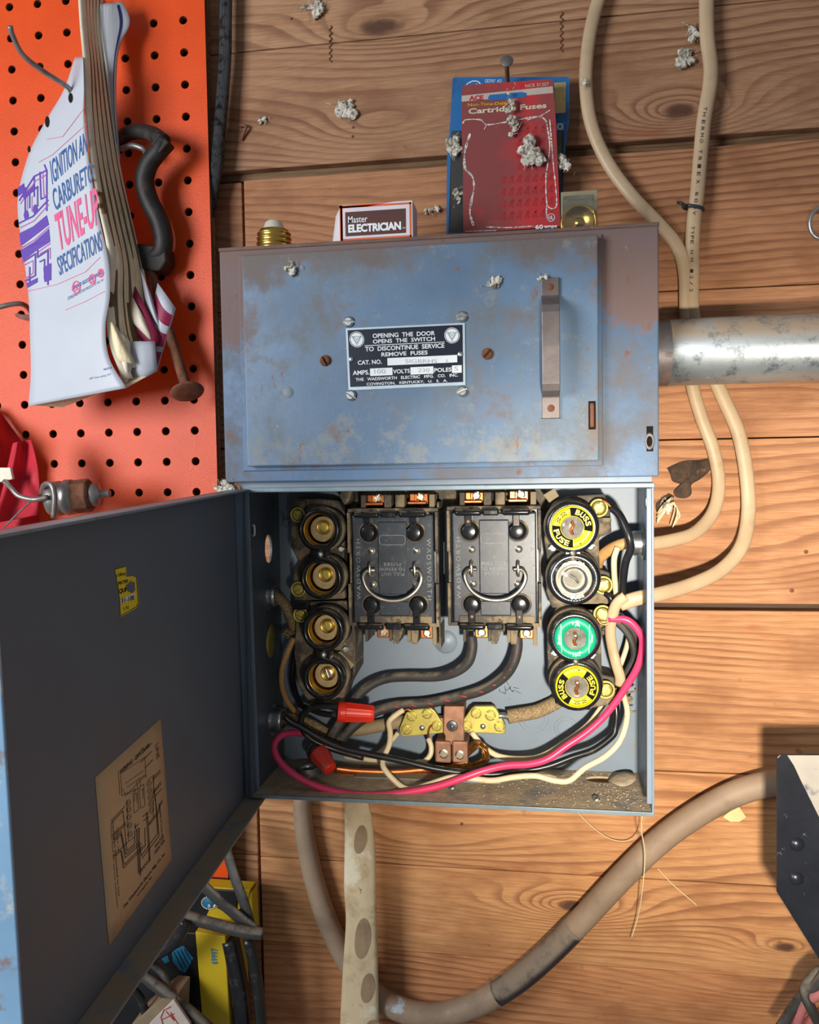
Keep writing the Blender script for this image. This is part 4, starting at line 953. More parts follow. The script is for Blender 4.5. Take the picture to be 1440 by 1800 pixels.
# ------------------------------------------------------------------ neutral bar
def CR(x, y): return (640+x/4.8, 1180+y/4.8)
t = thing('neutral_bar', 'brass and copper neutral bar with slotted screws at the bottom of the box', 'terminal bar', (P(790,1290,-20).x, BB, P(790,1345,-20).z))
for pl, nm in (([(300,480),(355,345),(400,320),(565,305),(600,330),(668,440),(672,515),(345,548),(318,540)], 'brass_plate'), ([(815,440),(905,310),(935,290),(1085,290),(1115,310),(1195,450),(1195,515),(1180,525),(880,510),(840,500)], 'brass_plate')):
    g = G(); g.prism([(q.x, q.z) for q in PP([CR(*p) for p in pl], -22)], -24, -19); bp = obj(nm, g, M['brassdull'], t, bevel=.7)
    scs = [(405,378,-40),(532,358,10),(612,462,70),(357,492,40)] if pl[0][0] == 300 else [(945,355,70),(1068,372,-30),(866,462,-35),(1143,466,-50)]
    for x, y, an in scs: screw('terminal_screw', P(*CR(x, y), -24), 4.4, an, M['brassdull'], bp, h=1.6)
    for x, y in ([(490,478)] if pl[0][0] == 300 else [(1003,465)]):
        g = G(); g.lathe(P(*CR(x, y), -24), [(0,1.2),(1.4,1.1),(2.2,.4),(2.3,0)], n=16); obj('rivet', g, M['zinc'], bp)
    g = G(); q = P(*CR(450 if pl[0][0] == 300 else 1000, 420), -12); g.box(q.x-9, q.x+9, -19, BB, q.z-7, q.z+5); obj('standoff', g, M['bakedust'], t, bevel=.5)
pl = [CR(*p) for p in [(680,275),(855,275),(850,340),(850,595),(690,600),(690,520),(675,500)]]
g = G(); g.prism([(q.x, q.z) for q in PP(pl, -20)], -27, -6); strap = obj('copper_strap', g, M['copperdull'], t, bevel=.9)
g = G(); g.lathe(P(*CR(745,460), -27), [(4.6,0),(4.6,.4),(3.6,.6),(3.0,1.2),(1.2,1.4),(1.0,2.6),(0,2.7)], n=24); obj('strap_rivet', g, M['zinc'], strap)
g = G(); a, b = P(*CR(640,395), -22), P(*CR(850,395), -22); g.box(a.x-6, b.x, -22, -14, b.z-12, a.z); obj('cross_bar', g, M['copperdull'], t, bevel=.5)
for x0, x1, sx, sy, an in ((605,740,672,695,15),(748,882,808,705,28)):
    a, b = P(*CR(x0, 570), -24), P(*CR(x1, 755), -24); g = G(); g.box(a.x, b.x, -30, -8, b.z, a.z); lg = obj('wire_lug', g, M['copperdull'], t, bevel=1.4)
    screw('lug_screw', P(*CR(sx, sy), -30), 3.9, an, M['nickel'], lg, h=1.2)

# ------------------------------------------------------------------ wiring inside the box: (px, py, depth) paths
def wire(name, label, pts, r, m, cat='wire', group=None, n=12, **k):
    g = G(); g.tube(PP(pts, -25), r, n, **k)
    return tag(obj(name, g, m), label, cat, group)
def strip_end(o, pts, r, m='copper', name='bare_end'):
    g = G(); g.tube(PP(pts, -25), r, 8); return obj(name, g, M[m], o)
M['redtick'] = M['pink']
o = wire('power_wire', 'thick black wire from the left lug of the right pull-out holder, curving left', [(829,1118,-28),(830,1140,-30),(822,1165,-30),(798,1182,-27),(765,1189,-22),(720,1189,-20),(680,1192,-20),(648,1206,-22),(622,1232,-26),(604,1262,-30),(588,1288,-34),(574,1312,-36)], 4.1, M['greywire'])
w2 = [(909,1118,-28),(909,1140,-30),(902,1166,-30),(885,1190,-27),(850,1212,-22),(800,1226,-18),(750,1236,-18),(700,1240,-20),(662,1250,-24),(632,1268,-28),(606,1292,-32),(590,1312,-34)]
o = wire('power_wire', 'thick black wire printed with red dashes from the right lug of the right holder', w2, 4.2, M['greywire'])
cm = catmull(PP(w2, -20), 12); g = G()
for i in range(6, 92, 7):
    p = cm[i]; q = cm[i+3]; g.tube([p+Vector((0,-3.9,-.9)), q+Vector((0,-3.7,1.3))], .55, 6, smooth=0)
obj('red_dashes', g, mat('red_print', rgb(196,60,60), .5), o)
# conductors coming from the left pull-out (short, behind)
# big tan braided sheath left to right behind the nut
wire('grounding_cable', 'dusty tan braided cable running behind the bright red wire nut to the brass bar', [(600,1285,-18),(630,1282,-14),(665,1276,-13),(695,1270,-13),(712,1268,-13)], 5.4, M['sheath'])
o = wire('neutral_cable', 'tan braided cable rising from the brass bar to behind the lowest yellow fuse', [(893,1260,-20),(915,1256,-18),(945,1250,-16),(975,1236,-13),(996,1222,-12)], 5.6, M['braid'])
strip_end(o, [(896,1260,-20),(884,1258,-22),(876,1258,-23)], 2.6, 'zinc', 'tinned_end')
# black long wires
o = wire('branch_wire', 'long black wire sweeping from the lower left clamp under the brass bar', [(1082,1234,-26),(1084,1256,-28),(1082,1278,-31),(1076,1294,-33),(1044,1318,-37),(1006,1331,-40),(963,1347,-43),(920,1355,-45),(866,1361,-47),(812,1358,-49),(759,1350,-51),(705,1337,-52),(651,1326,-53),(603,1315,-54),(565,1299,-55),(533,1280,-56),(512,1269,-57),(500,1259,-58)], 2.6, M['blackwire'])
wire('branch_wire', 'black wire looping tightly from the bright red wire nut down beside the long black wire', [(604,1243,-56),(575,1241,-56),(550,1243,-56),(534,1254,-55),(529,1270,-54),(536,1288,-53),(556,1304,-51),(590,1318,-48),(640,1332,-46)], 2.5, M['blackwire'])
wire('branch_wire', 'short black wire bending back under the bright red wire nut', [(602,1254,-52),(580,1256,-50),(560,1252,-48),(546,1246,-46),(530,1240,-42),(520,1220,-34),(514,1190,-24),(517,1160,-18),(524,1130,-14)], 2.4, M['blackwire'])
# pink
pk = [(1070,1088,-46),(1103,1090,-48),(1124,1111,-48),(1130,1132,-47),(1122,1170,-45),(1097,1213,-42),(1065,1256,-41),(1033,1286,-42),(995,1312,-44),(963,1334,-47),(931,1343,-50),(888,1346,-54),(850,1355,-58),(812,1368,-61),(770,1382,-63),(726,1391,-65),(673,1397,-67),(619,1396,-68),(576,1388,-69),(538,1374,-70),(506,1353,-70),(487,1331,-68),(482,1310,-64),(493,1294,-58),(512,1288,-50),(533,1289,-40)]
o = wire('hot_wire', 'bright pink wire looping from beside the green fuse along the bottom of the box', pk, 2.7, M['pink'], n=14)
strip_end(o, [(1076,1092,-46),(1068,1098,-45),(1056,1096,-45),(1049,1086,-45)], 1.0)
# cream
wire('neutral_wire', 'cream wire dipping from the right brass plate up toward the lowest yellow fuse', [(829,1287,-24),(850,1312,-27),(877,1329,-30),(915,1334,-32),(952,1329,-33),(995,1304,-32),(1033,1275,-29),(1054,1248,-25),(1062,1236,-22)], 2.2, M['creamwire'])
o = wire('neutral_wire', 'long wavy cream wire hugging the floor and right side of the box', [(1091,1202,-30),(1097,1224,-34),(1103,1256,-40),(1092,1299,-46),(1065,1329,-50),(1028,1350,-55),(1001,1372,-59),(974,1372,-60),(942,1364,-60),(904,1366,-59),(866,1372,-58),(834,1369,-57),(796,1366,-56),(759,1377,-57),(726,1387,-58),(705,1382,-57),(678,1355,-55),(673,1337,-50),(684,1310,-44),(686,1288,-38),(684,1269,-32),(697,1256,-28),(709,1248,-25)], 2.2, M['creamwire'])
strip_end(o, [(706,1251,-25),(716,1247,-25),(724,1250,-25)], .9)
o = wire('neutral_wire', 'cream wire curling down from the left brass plate behind the black wire', [(753,1298,-24),(758,1312,-26),(756,1328,-28),(742,1340,-30),(720,1341,-30),(690,1334,-28),(660,1336,-26),(630,1332,-26),(600,1322,-26),(592,1310,-26)], 2.1, M['creamwire'])
strip_end(o, [(753,1300,-24),(753,1288,-25),(756,1278,-25),(762,1274,-25)], .8)
wire('neutral_wire', 'thin cream wire slanting from the left brass plate toward the lower red wire nut', [(700,1288,-20),(690,1300,-20),(668,1322,-22),(640,1334,-22),(606,1330,-22)], 1.9, M['creamwire'])
# left side: tan wire with printed dots
o = wire('neutral_wire', 'tan wire bowing outward beside the lower left socket block', [(517,1122,-34),(506,1146,-38),(497,1172,-40),(495,1198,-40),(501,1224,-36),(513,1244,-30),(522,1254,-26)], 2.2, M['tanwire'])
cmx = catmull(PP([(517,1122,-34),(506,1146,-38),(497,1172,-40),(495,1198,-40),(501,1224,-36),(513,1244,-30)], 0), 10); g = G()
for i in range(4, len(cmx)-2, 2): g.lathe(cmx[i]+Vector((.5,-2.1,0)), [(.4,0),(0,.15)], n=6)
obj('printed_dots', g, M['ink'], o)
o = wire('cable', 'tan cable entering through the upper left clamp toward the black sockets', [(474,1046,-32),(488,1050,-31),(500,1062,-30),(510,1080,-28),(516,1098,-24),(520,1108,-20)], 4.2, M['braid'])
# frayed paper filler bits
def fray(name, label, c, y, n, spread, ln, m, cat='debris', seed=1, r=.35):
    rng = random.Random(seed); g = G(); o_ = P(c[0], c[1], y)
    for i in range(n):
        d = Vector((rng.gauss(0, 1), rng.gauss(0, .5), rng.gauss(0, 1))).normalized()*ln*rng.uniform(.5, 1)
        s_ = Vector((rng.gauss(0, spread), rng.gauss(0, spread*.3), rng.gauss(0, spread))); w = Vector((rng.gauss(0,1), rng.gauss(0,1), rng.gauss(0,1)))*ln*.25
        g.tube([o_+s_, o_+s_+d*.5+w, o_+s_+d], r*rng.uniform(.6, 1.4), 5, smooth=3)
    return tag(obj(name, g, m), label, cat)
fray('frayed_filler', 'brown frayed paper filler beside the lower left socket block', (508,1112), -26, 14, 2.0, 9, M['braid'], seed=4, r=.9)
fray('frayed_filler', 'brown frayed paper filler at the stripped cable end near the right wall', (1092,1222), -26, 22, 2.4, 11, M['braid'], seed=8, r=.7)
fray('cobweb_hair', 'fine black hair tangle beside the topmost empty socket', (503,914), -30, 14, 2.0, 9, M['black'], cat='hair', seed=9, r=.12)
fray('cobweb_hair', 'fine black hair wisps stuck on the grey back plate right of centre', (895,1216), -5, 9, 5, 8, M['black'], cat='hair', seed=11, r=.12)
# spiral wrapped cable at lower left clamp
wire('cable', 'tan cable with a rough spiral wrapped end from the lower left clamp', [(498,1262,-34),(520,1264,-32),(545,1272,-28),(570,1286,-24),(592,1300,-22)], 4.2, M['braid'])
# bare copper flat braid
o = wire('ground_braid', 'bare shiny copper ground conductor lying along the bottom of the box', [(588,1352,-34),(620,1356,-32),(660,1358,-30),(700,1358,-28),(745,1354,-26),(790,1348,-24),(825,1340,-24)], 3.0, M['copper'], flat=.6)
rng = random.Random(5); g = G()
for i in range(16):
    a = rng.uniform(-1, 1)
    g.tube([P(822,1322+a*8,-28), P(838+a*4,1308+a*6,-31+rng.uniform(-3,3)), P(852+rng.uniform(-4,6),1318+a*8,-32+rng.uniform(-4,4)), P(850+rng.uniform(-6,6),1338+a*5,-30), P(815,1347+a*3,-27), P(780,1350+a*3,-26)], .75, 6, smooth=5)
o = tag(obj('stranded_conductor', g, M['strands']), 'brown stranded copper conductor looping out of the right lug of the bar', 'wire')
# right side group
o = wire('branch_wire', 'black wire from the top right brass screw arching down beside the right wall', [(1076,893,-50),(1088,904,-54),(1098,922,-58),(1106,945,-60),(1108,966,-58),(1100,988,-54),(1096,1015,-50),(1094,1045,-46),(1092,1070,-40)], 2.9, M['blackwire'])
strip_end(o, [(1077,894,-50),(1068,884,-48),(1060,879,-46)], .9)
wire('neutral_wire', 'cream wire dropping behind the black arching wire on the right', [(1086,962,-46),(1080,982,-44),(1080,1010,-42),(1083,1040,-40),(1086,1066,-36)], 2.2, M['creamwire'])
wire('branch_wire', 'black wire running down from the second brass screw on the right', [(1064,1042,-42),(1074,1052,-44),(1079,1070,-42),(1080,1084,-36)], 2.4, M['blackwire'])
wire('branch_wire', 'dark dusty wire curving behind the pink wire, inner one of the pair', [(1084,1094,-36),(1100,1110,-36),(1112,1132,-36),(1114,1156,-34),(1104,1178,-32),(1094,1196,-30)], 2.4, M['greywire'])
wire('branch_wire', 'dark dusty wire curving behind the pink wire, outer one of the pair', [(1092,1092,-30),(1110,1106,-30),(1122,1130,-28),(1122,1160,-26),(1110,1186,-24),(1100,1200,-24)], 2.3, M['greywire'])
wire('neutral_wire', 'cream wire slanting behind the thick cream sheath on the right', [(1106,1118,-22),(1101,1140,-22),(1092,1166,-24),(1082,1186,-26)], 2.0, M['creamwire'])
wire('cable_sheath', 'split cream cable sheath hanging beside the green fuse', [(1100,1048,-52),(1084,1062,-50),(1076,1086,-46),(1073,1112,-42),(1077,1140,-40),(1083,1166,-40),(1090,1190,-38),(1090,1204,-36)], 4.0, M['cream'], flat=.7)
wire('cable_sheath', 'tan cable sheath turning in from the upper right clamp', [(1112,953,-42),(1092,957,-42),(1072,966,-38),(1056,980,-32),(1050,996,-24)], 4.2, M['tanwire'], flat=.75)

# ------------------------------------------------------------------ wire nuts
def wire_nut(label, a, b, r0, r1, m):
    a, b = Vector(a), Vector(b); ax = (b-a).normalized(); L = (b-a).length
    t = thing('wire_nut', label, 'wire connector', tuple(a))
    u = Vector((0,-1,0)); u = (u-ax*u.dot(ax)).normalized(); v = ax.cross(u); n = 48; g = G(); vs = []
    prof = [(0,r0*.75),(0,r0),(.08,r0*1.04),(.2,r0),(.24,r0*.97),(.5,(r0+r1)/2),(.9,r1),(.97,r1*.95),(1,r1*.8),(1,.01)]
    for i, (s_, r) in enumerate(prof):
        for k in range(n):
            an = 2*math.pi*k/n; f = 1+(.075*(1 if (k % 6) < 2 else 0) if 4 <= i <= 7 else 0); vs.append(a+ax*s_*L+(u*math.cos(an)+v*math.sin(an))*r*f)
    g.add(vs, [(i*n+k, i*n+(k+1) % n, (i+1)*n+(k+1) % n, (i+1)*n+k) for i in range(len(prof)-1) for k in range(n)], 0, False)
    obj('ribbed_shell', g, m, t, bevel=.25, ang=25)
    g = G(); g.lathe(a-ax*.1, [(r0*.78,0.3),(0,.3)], ax, 24); obj('opening', g, M['shadowgap'], t); return t
wire_nut('bright red plastic wire nut lying sideways under the lowest empty socket', P(594,1251,-56), P(658,1255,-50), 7.7, 6.4, M['red'])
t = wire_nut('dusty red wire nut pointing down over the round floor bushing', P(560,1322,-50), P(580,1352,-60), 7.8, 5.6, M['reddust'])
g = G(); a = P(580,1352,-60); ax = (a-P(560,1322,-50)).normalized(); g.lathe(a, [(5.4,-1),(5.4,.5),(4.6,.9),(0,1)], ax, 8); obj('bright_tip', g, M['red'], t)['label'] = 'cleaner bright red tip'
wire('branch_wire', 'grey wires bending into the dusty red wire nut', [(548,1308,-34),(542,1318,-38),(546,1330,-42),(556,1326,-46),(566,1328,-50)], 2.0, M['greywire'])

# ------------------------------------------------------------------ clamps, bushings
def bushing(label, c, axis, r, m='zinc', h=7, lock=True):
    t = thing('cable_clamp', label, 'cable clamp', tuple(c))
    ax = Vector(axis).normalized(); n = 40; tt = Vector((0,0,1)) if abs(ax.z) < .9 else Vector((0,1,0)); u = tt.cross(ax).normalized(); v = ax.cross(u)
    g = G(); vs = []; prof = [(r*.7,-.5),(r*1.22,-.3),(r*1.25,1.4),(r*1.0,1.7),(r*.72,1.8)]
    for i, (rr, h_) in enumerate(prof):
        for k in range(n): 
            f = 1+(.06 if (k % 8) < 3 and i in (1, 2) else 0); a = 2*math.pi*k/n; vs.append(Vector(c)+ax*h_+(u*math.cos(a)+v*math.sin(a))*rr*f)
    g.add(vs, [(i*n+k, i*n+(k+1) % n, (i+1)*n+(k+1) % n, (i+1)*n+k) for i in range(len(prof)-1) for k in range(n)], 0, False); obj('locknut', g, M[m], t)
    g = G(); pr = [(r*.95,1.4)]; d = 1.6
    while d < h-1: pr += [(r*.98,d),(r*.9,d+.55)]; d += 1.1
    pr += [(r*.92,h-.4),(r*.86,h),(r*.7,h),(r*.68,h-4),(r*.68,-.5)]
    g.lathe(Vector(c), pr, ax, 36); obj('threaded_collar', g, M[m], t)
    return t
c = P(472,1047,-36); bushing('steel clamp ring on the left wall, upper one with a tan cable through it', (BX0+T_, -36, c.z), (1,0,0), 8.8)
c = P(474,1266,-40); bushing('thick steel clamp ring at the bottom of the left wall', (BX0+T_, -36, c.z-1), (1,0,0), 10, h=10)
c = P(1128,955,-42); bushing('steel clamp ring on the right wall of the box with a cable through it', (BX1-T_, -42, c.z), (-1,0,0), 9.6, h=9)
c = P(540,1352,-38); bushing('round dusty steel bushing on the floor under the dusty red nut', (c.x, -36, BZ0+T_), (0,0,1), 9.5, h=6)
c = P(478,1130,-40); g = G(); g.lathe((BX0+T_, -34, c.z), [(0,1.8),(9,1.2),(13,.6),(13.4,0)], (1,0,0), 36)
g.v = [Vector((v.x+max(0, (v.z-c.z)*.06), -34+(v.y+34)*.72, v.z)) for v in g.v]
tag(obj('knockout_blank', g, M['brassdull']), 'brassy oval blank plug on the left wall of the box', 'blank plug')
c = P(1098,1378,-40); g = G(); g.lathe((c.x, -24, BZ0+3), [(10.5,0),(10.5,.8),(6,1.6),(0,2.0)], (-.25,-.15,1), 28); tag(obj('knockout_disc', g, M['floordust']), 'loose dusty round slug on the right end of the box floor', 'metal disc')
for px, py in ((793,1385),(1048,1408)):
    c = P(px, py, -60); q = Vector((c.x, -52 if px < 900 else -62, BZ0+T_)); s_ = screw('loose_screw', q, 3.0, 60, M['zinc'], None, h=2.0, axis=(0,-.4,1)); tag(s_, 'slotted screw head on the floor lip under the pink wire' if px < 900 else 'small dusty screw lying on the bare floor near the right corner', 'screw')
# knot of web at the top-left door corner
def clump(name, label, px, py, y, rx, rz, seed, cat='cocoon', n=26, rope=None):
    rng = random.Random(seed); g = G(); c = P(px, py, y); c.y = min(c.y, y); R0 = min(rx, rz); n = max(5, int(n*.42))
    for i in range(n):
        dx, dz = rng.gauss(0, .36)*rx, rng.gauss(0, .36)*rz; p = c+Vector((dx, rng.uniform(-2.6, -.6), dz)); r = rng.uniform(.22, .52)*R0
        bm = bmesh.new(); bmesh.ops.create_icosphere(bm, subdivisions=2, radius=r)
        sx, sy, sz = rng.uniform(.6, 1.4), rng.uniform(.4, .8), rng.uniform(.6, 1.4); R = Matrix.Rotation(rng.uniform(-.8, .8), 3, 'Y')
        ph = [rng.uniform(0, 6) for _ in range(3)]
        vs = []
        for v in bm.verts:
            d = v.co.normalized(); f = 1+.22*math.sin(d.x*5+ph[0])*math.sin(d.z*5+ph[1])+.12*math.sin(d.x*13+d.z*11+ph[2])+rng.uniform(-.07,.07)
            vs.append(p+R @ Vector((v.co.x*sx*f, v.co.y*sy*f, v.co.z*sz*f)))
        fs = [tuple(v.index for v in f.verts) for f in bm.faces]; bm.free(); g.add(vs, fs, 0, False)
    for i in range(n):
        p = c+Vector((rng.gauss(0, .45)*rx, rng.uniform(-2.5, 0), rng.gauss(0, .45)*rz)); d = Vector((rng.gauss(0,1), rng.gauss(0,.6), rng.gauss(0,1)))*R0*.45
        g.tube([p, p+d*.6+Vector((.4,-.3,.5)), p+d], .2, 5, smooth=3)
    return tag(obj(name, g, M['debris']), label, cat)
GW = 'pale insect cocoons and lint stuck around the wall'
for i, (lab, px, py, y, rx, rz) in enumerate([
    ('pale lint cocoon at the top edge of the picture, left of centre', 555, 15, -1, 12, 7),
    ('grey cocoon clump on the plank halfway between black conduit and red card', 606, 192, -1, 8, 9),
    ('small white fluff on the plank just right of the bent nail', 461, 213, -.6, 6, 3),
    ('white tuft on the plank between the small carton and blue card', 762, 371, -1, 8, 3.2),
    ('upper clump of a pair beside the right cream cable', 1221, 60, -2, 5.5, 7),
    ('lower rough nest clump of a pair beside the right cream cable', 1208, 101, -2, 9, 8.5),
    ('pale clump on the left edge of the blue card', 797, 262, -22, 7, 12),
    ('small clump on the blue card edge, below the larger clump', 806, 345, -22, 4, 8),
    ('pale clump on the right edge of the blue card', 991, 288, -20, 7, 9),
    ('small tuft on the left cream cable beside the card', 1026, 146, -14, 3, 6),
    ('pale clump on the upper left of the blue switch door', 514, 474, DY-.1, 6, 4.5),
    ('cone shaped pale cocoon on the switch door, right of the name plate', 867, 498, DY-.1, 7, 4),
    ('white speck clump just left of the top of the pull handle', 954, 489, DY-.1, 4.5, 3.4),
    ('white crumbs at the hinge corner where door meets pegboard', 400, 856, -86, 9, 6),
    ('pale frayed clump above the dark bark pocket gap', 1172, 895, -8, 5, 7)]):
    clump('insect_cocoon', lab, px, py, y, rx, rz, 40+i, n=14+int(rx*2))
# cocoon string hanging over the nail card
o = clump('insect_cocoon', 'large double cocoon clump hanging in front of the red card', 932, 272, -28, 9, 9, 71, n=34)
clump('insect_cocoon', 'string of grey cocoons trailing down from the nail over the red card', 897, 190, -30, 4, 21, 72, n=44)
clump('insect_cocoon', 'thin chain of cocoons on the red card above the large double clump', 905, 222, -28, 5, 9, 73, n=26)
# pale strand bundle behind the box at right
g = G(); rng = random.Random(3)
for i in range(14):
    a = rng.uniform(-6, 6); b = rng.uniform(-6, 8)
    g.tube(PP([(1155,915+a,-6),(1168,898+a*.6,-9),(1184,884+b*.4,-10),(1190+b,900+b,-9),(1182+b,922+a,-7)] if i % 2 else [(1156,905+a,-6),(1166,890+a,-8),(1180,876+a*.4,-8)], 0), .4, 5, smooth=4)
tag(obj('frayed_string', g, M['creamwire']), 'frayed pale string poking out right of the box under the bark pocket', 'string')

# ------------------------------------------------------------------ cream cables and conduit on the right
o = wire('house_cable', 'flat cream cable bowing in from the top, the left one of the upper pair', [(1066,-40,-8),(1046,20,-9),(1034,80,-9),(1030,150,-9),(1040,220,-9),(1068,285,-9),(1112,345,-10),(1158,393,-10),(1190,432,-10),(1204,480,-9),(1206,560,-7),(1214,660,-6),(1232,730,-6),(1254,790,-6),(1264,850,-7),(1254,900,-12),(1222,936,-22),(1180,950,-34),(1140,956,-41),(1120,955,-42)], 5.0, M['cream'], 'cable', n=14, flat=.62, flatdir=(0,1,0))
cable2 = [(1242,-40,-9),(1243,60,-9),(1250,130,-9),(1238,210,-9),(1232,270,-9),(1226,340,-9),(1219,400,-9),(1217,470,-8),(1219,560,-7),(1246,640,-5),(1272,700,-6),(1298,760,-7),(1312,830,-8),(1316,900,-10),(1304,960,-16),(1268,1002,-26),(1215,1028,-38),(1160,1044,-48),(1120,1052,-50),(1090,1062,-48)]
o = wire('house_cable', 'flat cream cable with faint printing, the right one of the upper pair', cable2, 5.4, M['cream'], 'cable', n=14, flat=.62, flatdir=(0,1,0))
cm2 = catmull(PP(cable2, 0), 16)
def along(g, st, i0, i1, h):
    n = len(st)
    for k, ch in enumerate(st):
        if ch == ' ': continue
        i = int(i0+(i1-i0)*k/n); p = cm2[i]; d = (cm2[i+2]-cm2[i-2]).normalized(); up = Vector((d.z, 0, -d.x)); up = -up
        step = (cm2[i1]-cm2[i0]).length/n*.6
        g.text(ch, 0, 0, 1, 1, lambda u, v: p+Vector((-1.0,-3.75,0))+d*(u*step)+up*(.5-v)*h)
g = G(); along(g, 'THERMO TRIEX 600V', 44, 92, 2.3); along(g, 'TYPE NM 12/2', 96, 122, 2.3); obj('printed_marking', g, M['ink'], o)
# tie
c = P(1219,366,-9); g = G(); ring = [c+Vector((7.2*math.cos(a), 5*math.sin(a), -1.6*math.cos(a))) for a in [k*2*math.pi/20 for k in range(21)]]
g.tube(ring, 1.3, 8, smooth=0); g.tube([P(1206,362,-14), P(1198,357,-16), P(1192,356,-13)], 1.2, 8)
tag(obj('cable_tie', g, mat('dark_lead_strap', rgb(66,66,72), .5, .4, vs=90)), 'dark grey wire tie wrapped around the right cream cable', 'cable tie')

c0 = P(1165,622,-48); t = thing('conduit', 'thick galvanised steel conduit leaving the switch cover to the right', 'conduit', (c0.x, -48, c0.z-24))
xr = 420; zc = 1582.8; R = 23.6
g = G(); g.lathe((UX1+11, -48, zc), [(R-1,0),(R,1),(R,xr-UX1-11)], (1,0,0), 48); obj('pipe', g, M['galv'], t)
g = G(); pr = [(R-3,-2)]
for k in range(8): pr += [(R+.2,k*1.7),(R-1.0,k*1.7+.85)]
pr += [(R-.4,13.8)]
g.lathe((UX1-.5, -48, zc), pr, (1,0,0), 48); obj('thread', g, M['handle'], t)

# eye hook at the right edge
g = G(); c = P(1443,392,-14); g.tube([c+Vector((7.4*math.cos(a), 0, 11*math.sin(a))) for a in [k*2*math.pi/24 for k in range(24)]], 1.5, 10, smooth=3); g.tube([c+Vector((0,0,11)), c+Vector((0,8,12)), c+Vector((0,14,12))], 1.5, 8)
tag(obj('screw_eye', g, M['zinc']), 'shiny metal screw eye cut by the right edge of the picture', 'screw eye')

# ------------------------------------------------------------------ lower right: grey service cable, black box, twisted wires, threads
M['servcable'] = mat('grey_service_cable', rgb(148,126,104), .6, var=.08, vs=30, layers=[dict(c=rgb(120,104,86), s=30, lo=.48, hi=.66, a=.6, r=.85), dict(c=rgb(176,190,196), s=16, lo=.62, hi=.68, a=.8, r=.35)], bump=.25)
sc_pts = [(533,1380,-8),(532,1430,-9),(540,1490,-10),(556,1560,-11),(580,1630,-12),(612,1690,-13),(655,1745,-14),(710,1776,-15),(770,1784,-16),(840,1764,-16),(905,1726,-16),(960,1680,-16),(1020,1620,-16),(1090,1545,-16),(1160,1478,-16),(1230,1428,-17),(1300,1392,-18),(1370,1374,-20),(1440,1366,-20)]
o = wire('service_cable', 'thick dusty grey cable swooping across the lower right planks', sc_pts, (lambda t: 7.4+2.2*min(1, t*3.2)), M['servcable'], 'cable', n=20)
tp = catmull(PP(sc_pts, 0), 6); seg = [p for p in tp if P(0,0,0) and 872 < 720+FPX*((p-CAM).dot(_R3))/((p-CAM).dot(_F2)) < 1020]
g = G(); g.tube(seg, 9.85, 20, smooth=2); obj('black_tape', g, mat('black_tape', rgb(34,34,38), .4, var=.2, vs=60, layers=[dict(c=rgb(140,124,106), s=24, lo=.3, hi=.5, a=.85, r=.9, up=-.35)], bump=.4, bs=260), o)['label'] = 'black tape wrapping partly under dust'
# black steel box, right edge
def PJ(x, y, Y=-118): return P(x, y, Y)
M['blacksteel'] = mat('glossy_black_steel', rgb(26,28,34), .3, var=.15, vs=50, layers=[dict(c=rgb(110,112,118), s=160, lo=.64, hi=.7, a=.6)], bump=.15, bs=200)
M['blackdust'] = mat('black_steel_dusty_top', rgb(150,144,134), .9, var=.06, vs=40, layers=[dict(c=rgb(60,66,84), s=30, lo=.58, hi=.66, a=.7)], bump=.3)
t = thing('steel_cabinet', 'glossy black steel box with slanted lower side, cut by the right edge', 'metal box', tuple(PJ(1440,1720)))
front = [(1366,1332),(1372,1326),(1700,1326),(1700,2100),(1580,1935),(1480,1760),(1438,1683),(1366,1568)]
g = G(); g.prism([(q.x, q.z) for q in [PJ(*p) for p in front]], -118, -116, 0); obj('front_face', g, M['blacksteel'], t, bevel=.6)
w_ = [PJ(*p) for p in front]; g = G()
side = [w_[7], w_[0], w_[1], w_[2]]
vs = []
for q in [w_[5], w_[6], w_[7], w_[0], w_[1], w_[2]]: vs += [(q.x+28, -116.5, q.z-14), (q.x+28, -60, q.z-14)]
g.add(vs, [(2*i, 2*i+1, 2*i+3, 2*i+2) for i in range(5)]); obj('shell', g, M['blacksteel'], t)
pt_ = [(1384,1327.5),(1500,1327.5),(1500,1600),(1466,1530),(1440,1462),(1426,1430),(1410,1395),(1398,1362)]
rr = [(1384,1327.5),(1700,1327.5),(1700,1800),(1520,1560),(1462,1480),(1440,1436),(1424,1404),(1408,1372),(1396,1346)]
g = G(); g.prism([(q.x, q.z) for q in [PJ(*p) for p in rr]], -118.4, -117.9, 0); obj('dust_layer', g, M['blackdust'], t)['label'] = 'grey dust coat on the upper corner'
for px, py in ((1401,1484),(1400,1544)):
    c = PJ(px, py); g = G(); g.lathe((c.x, -118, c.z), [(0,2.6),(2,2.4),(3.6,1.4),(4.6,0)], n=24); obj('stud', g, M['blacksteel'], t)
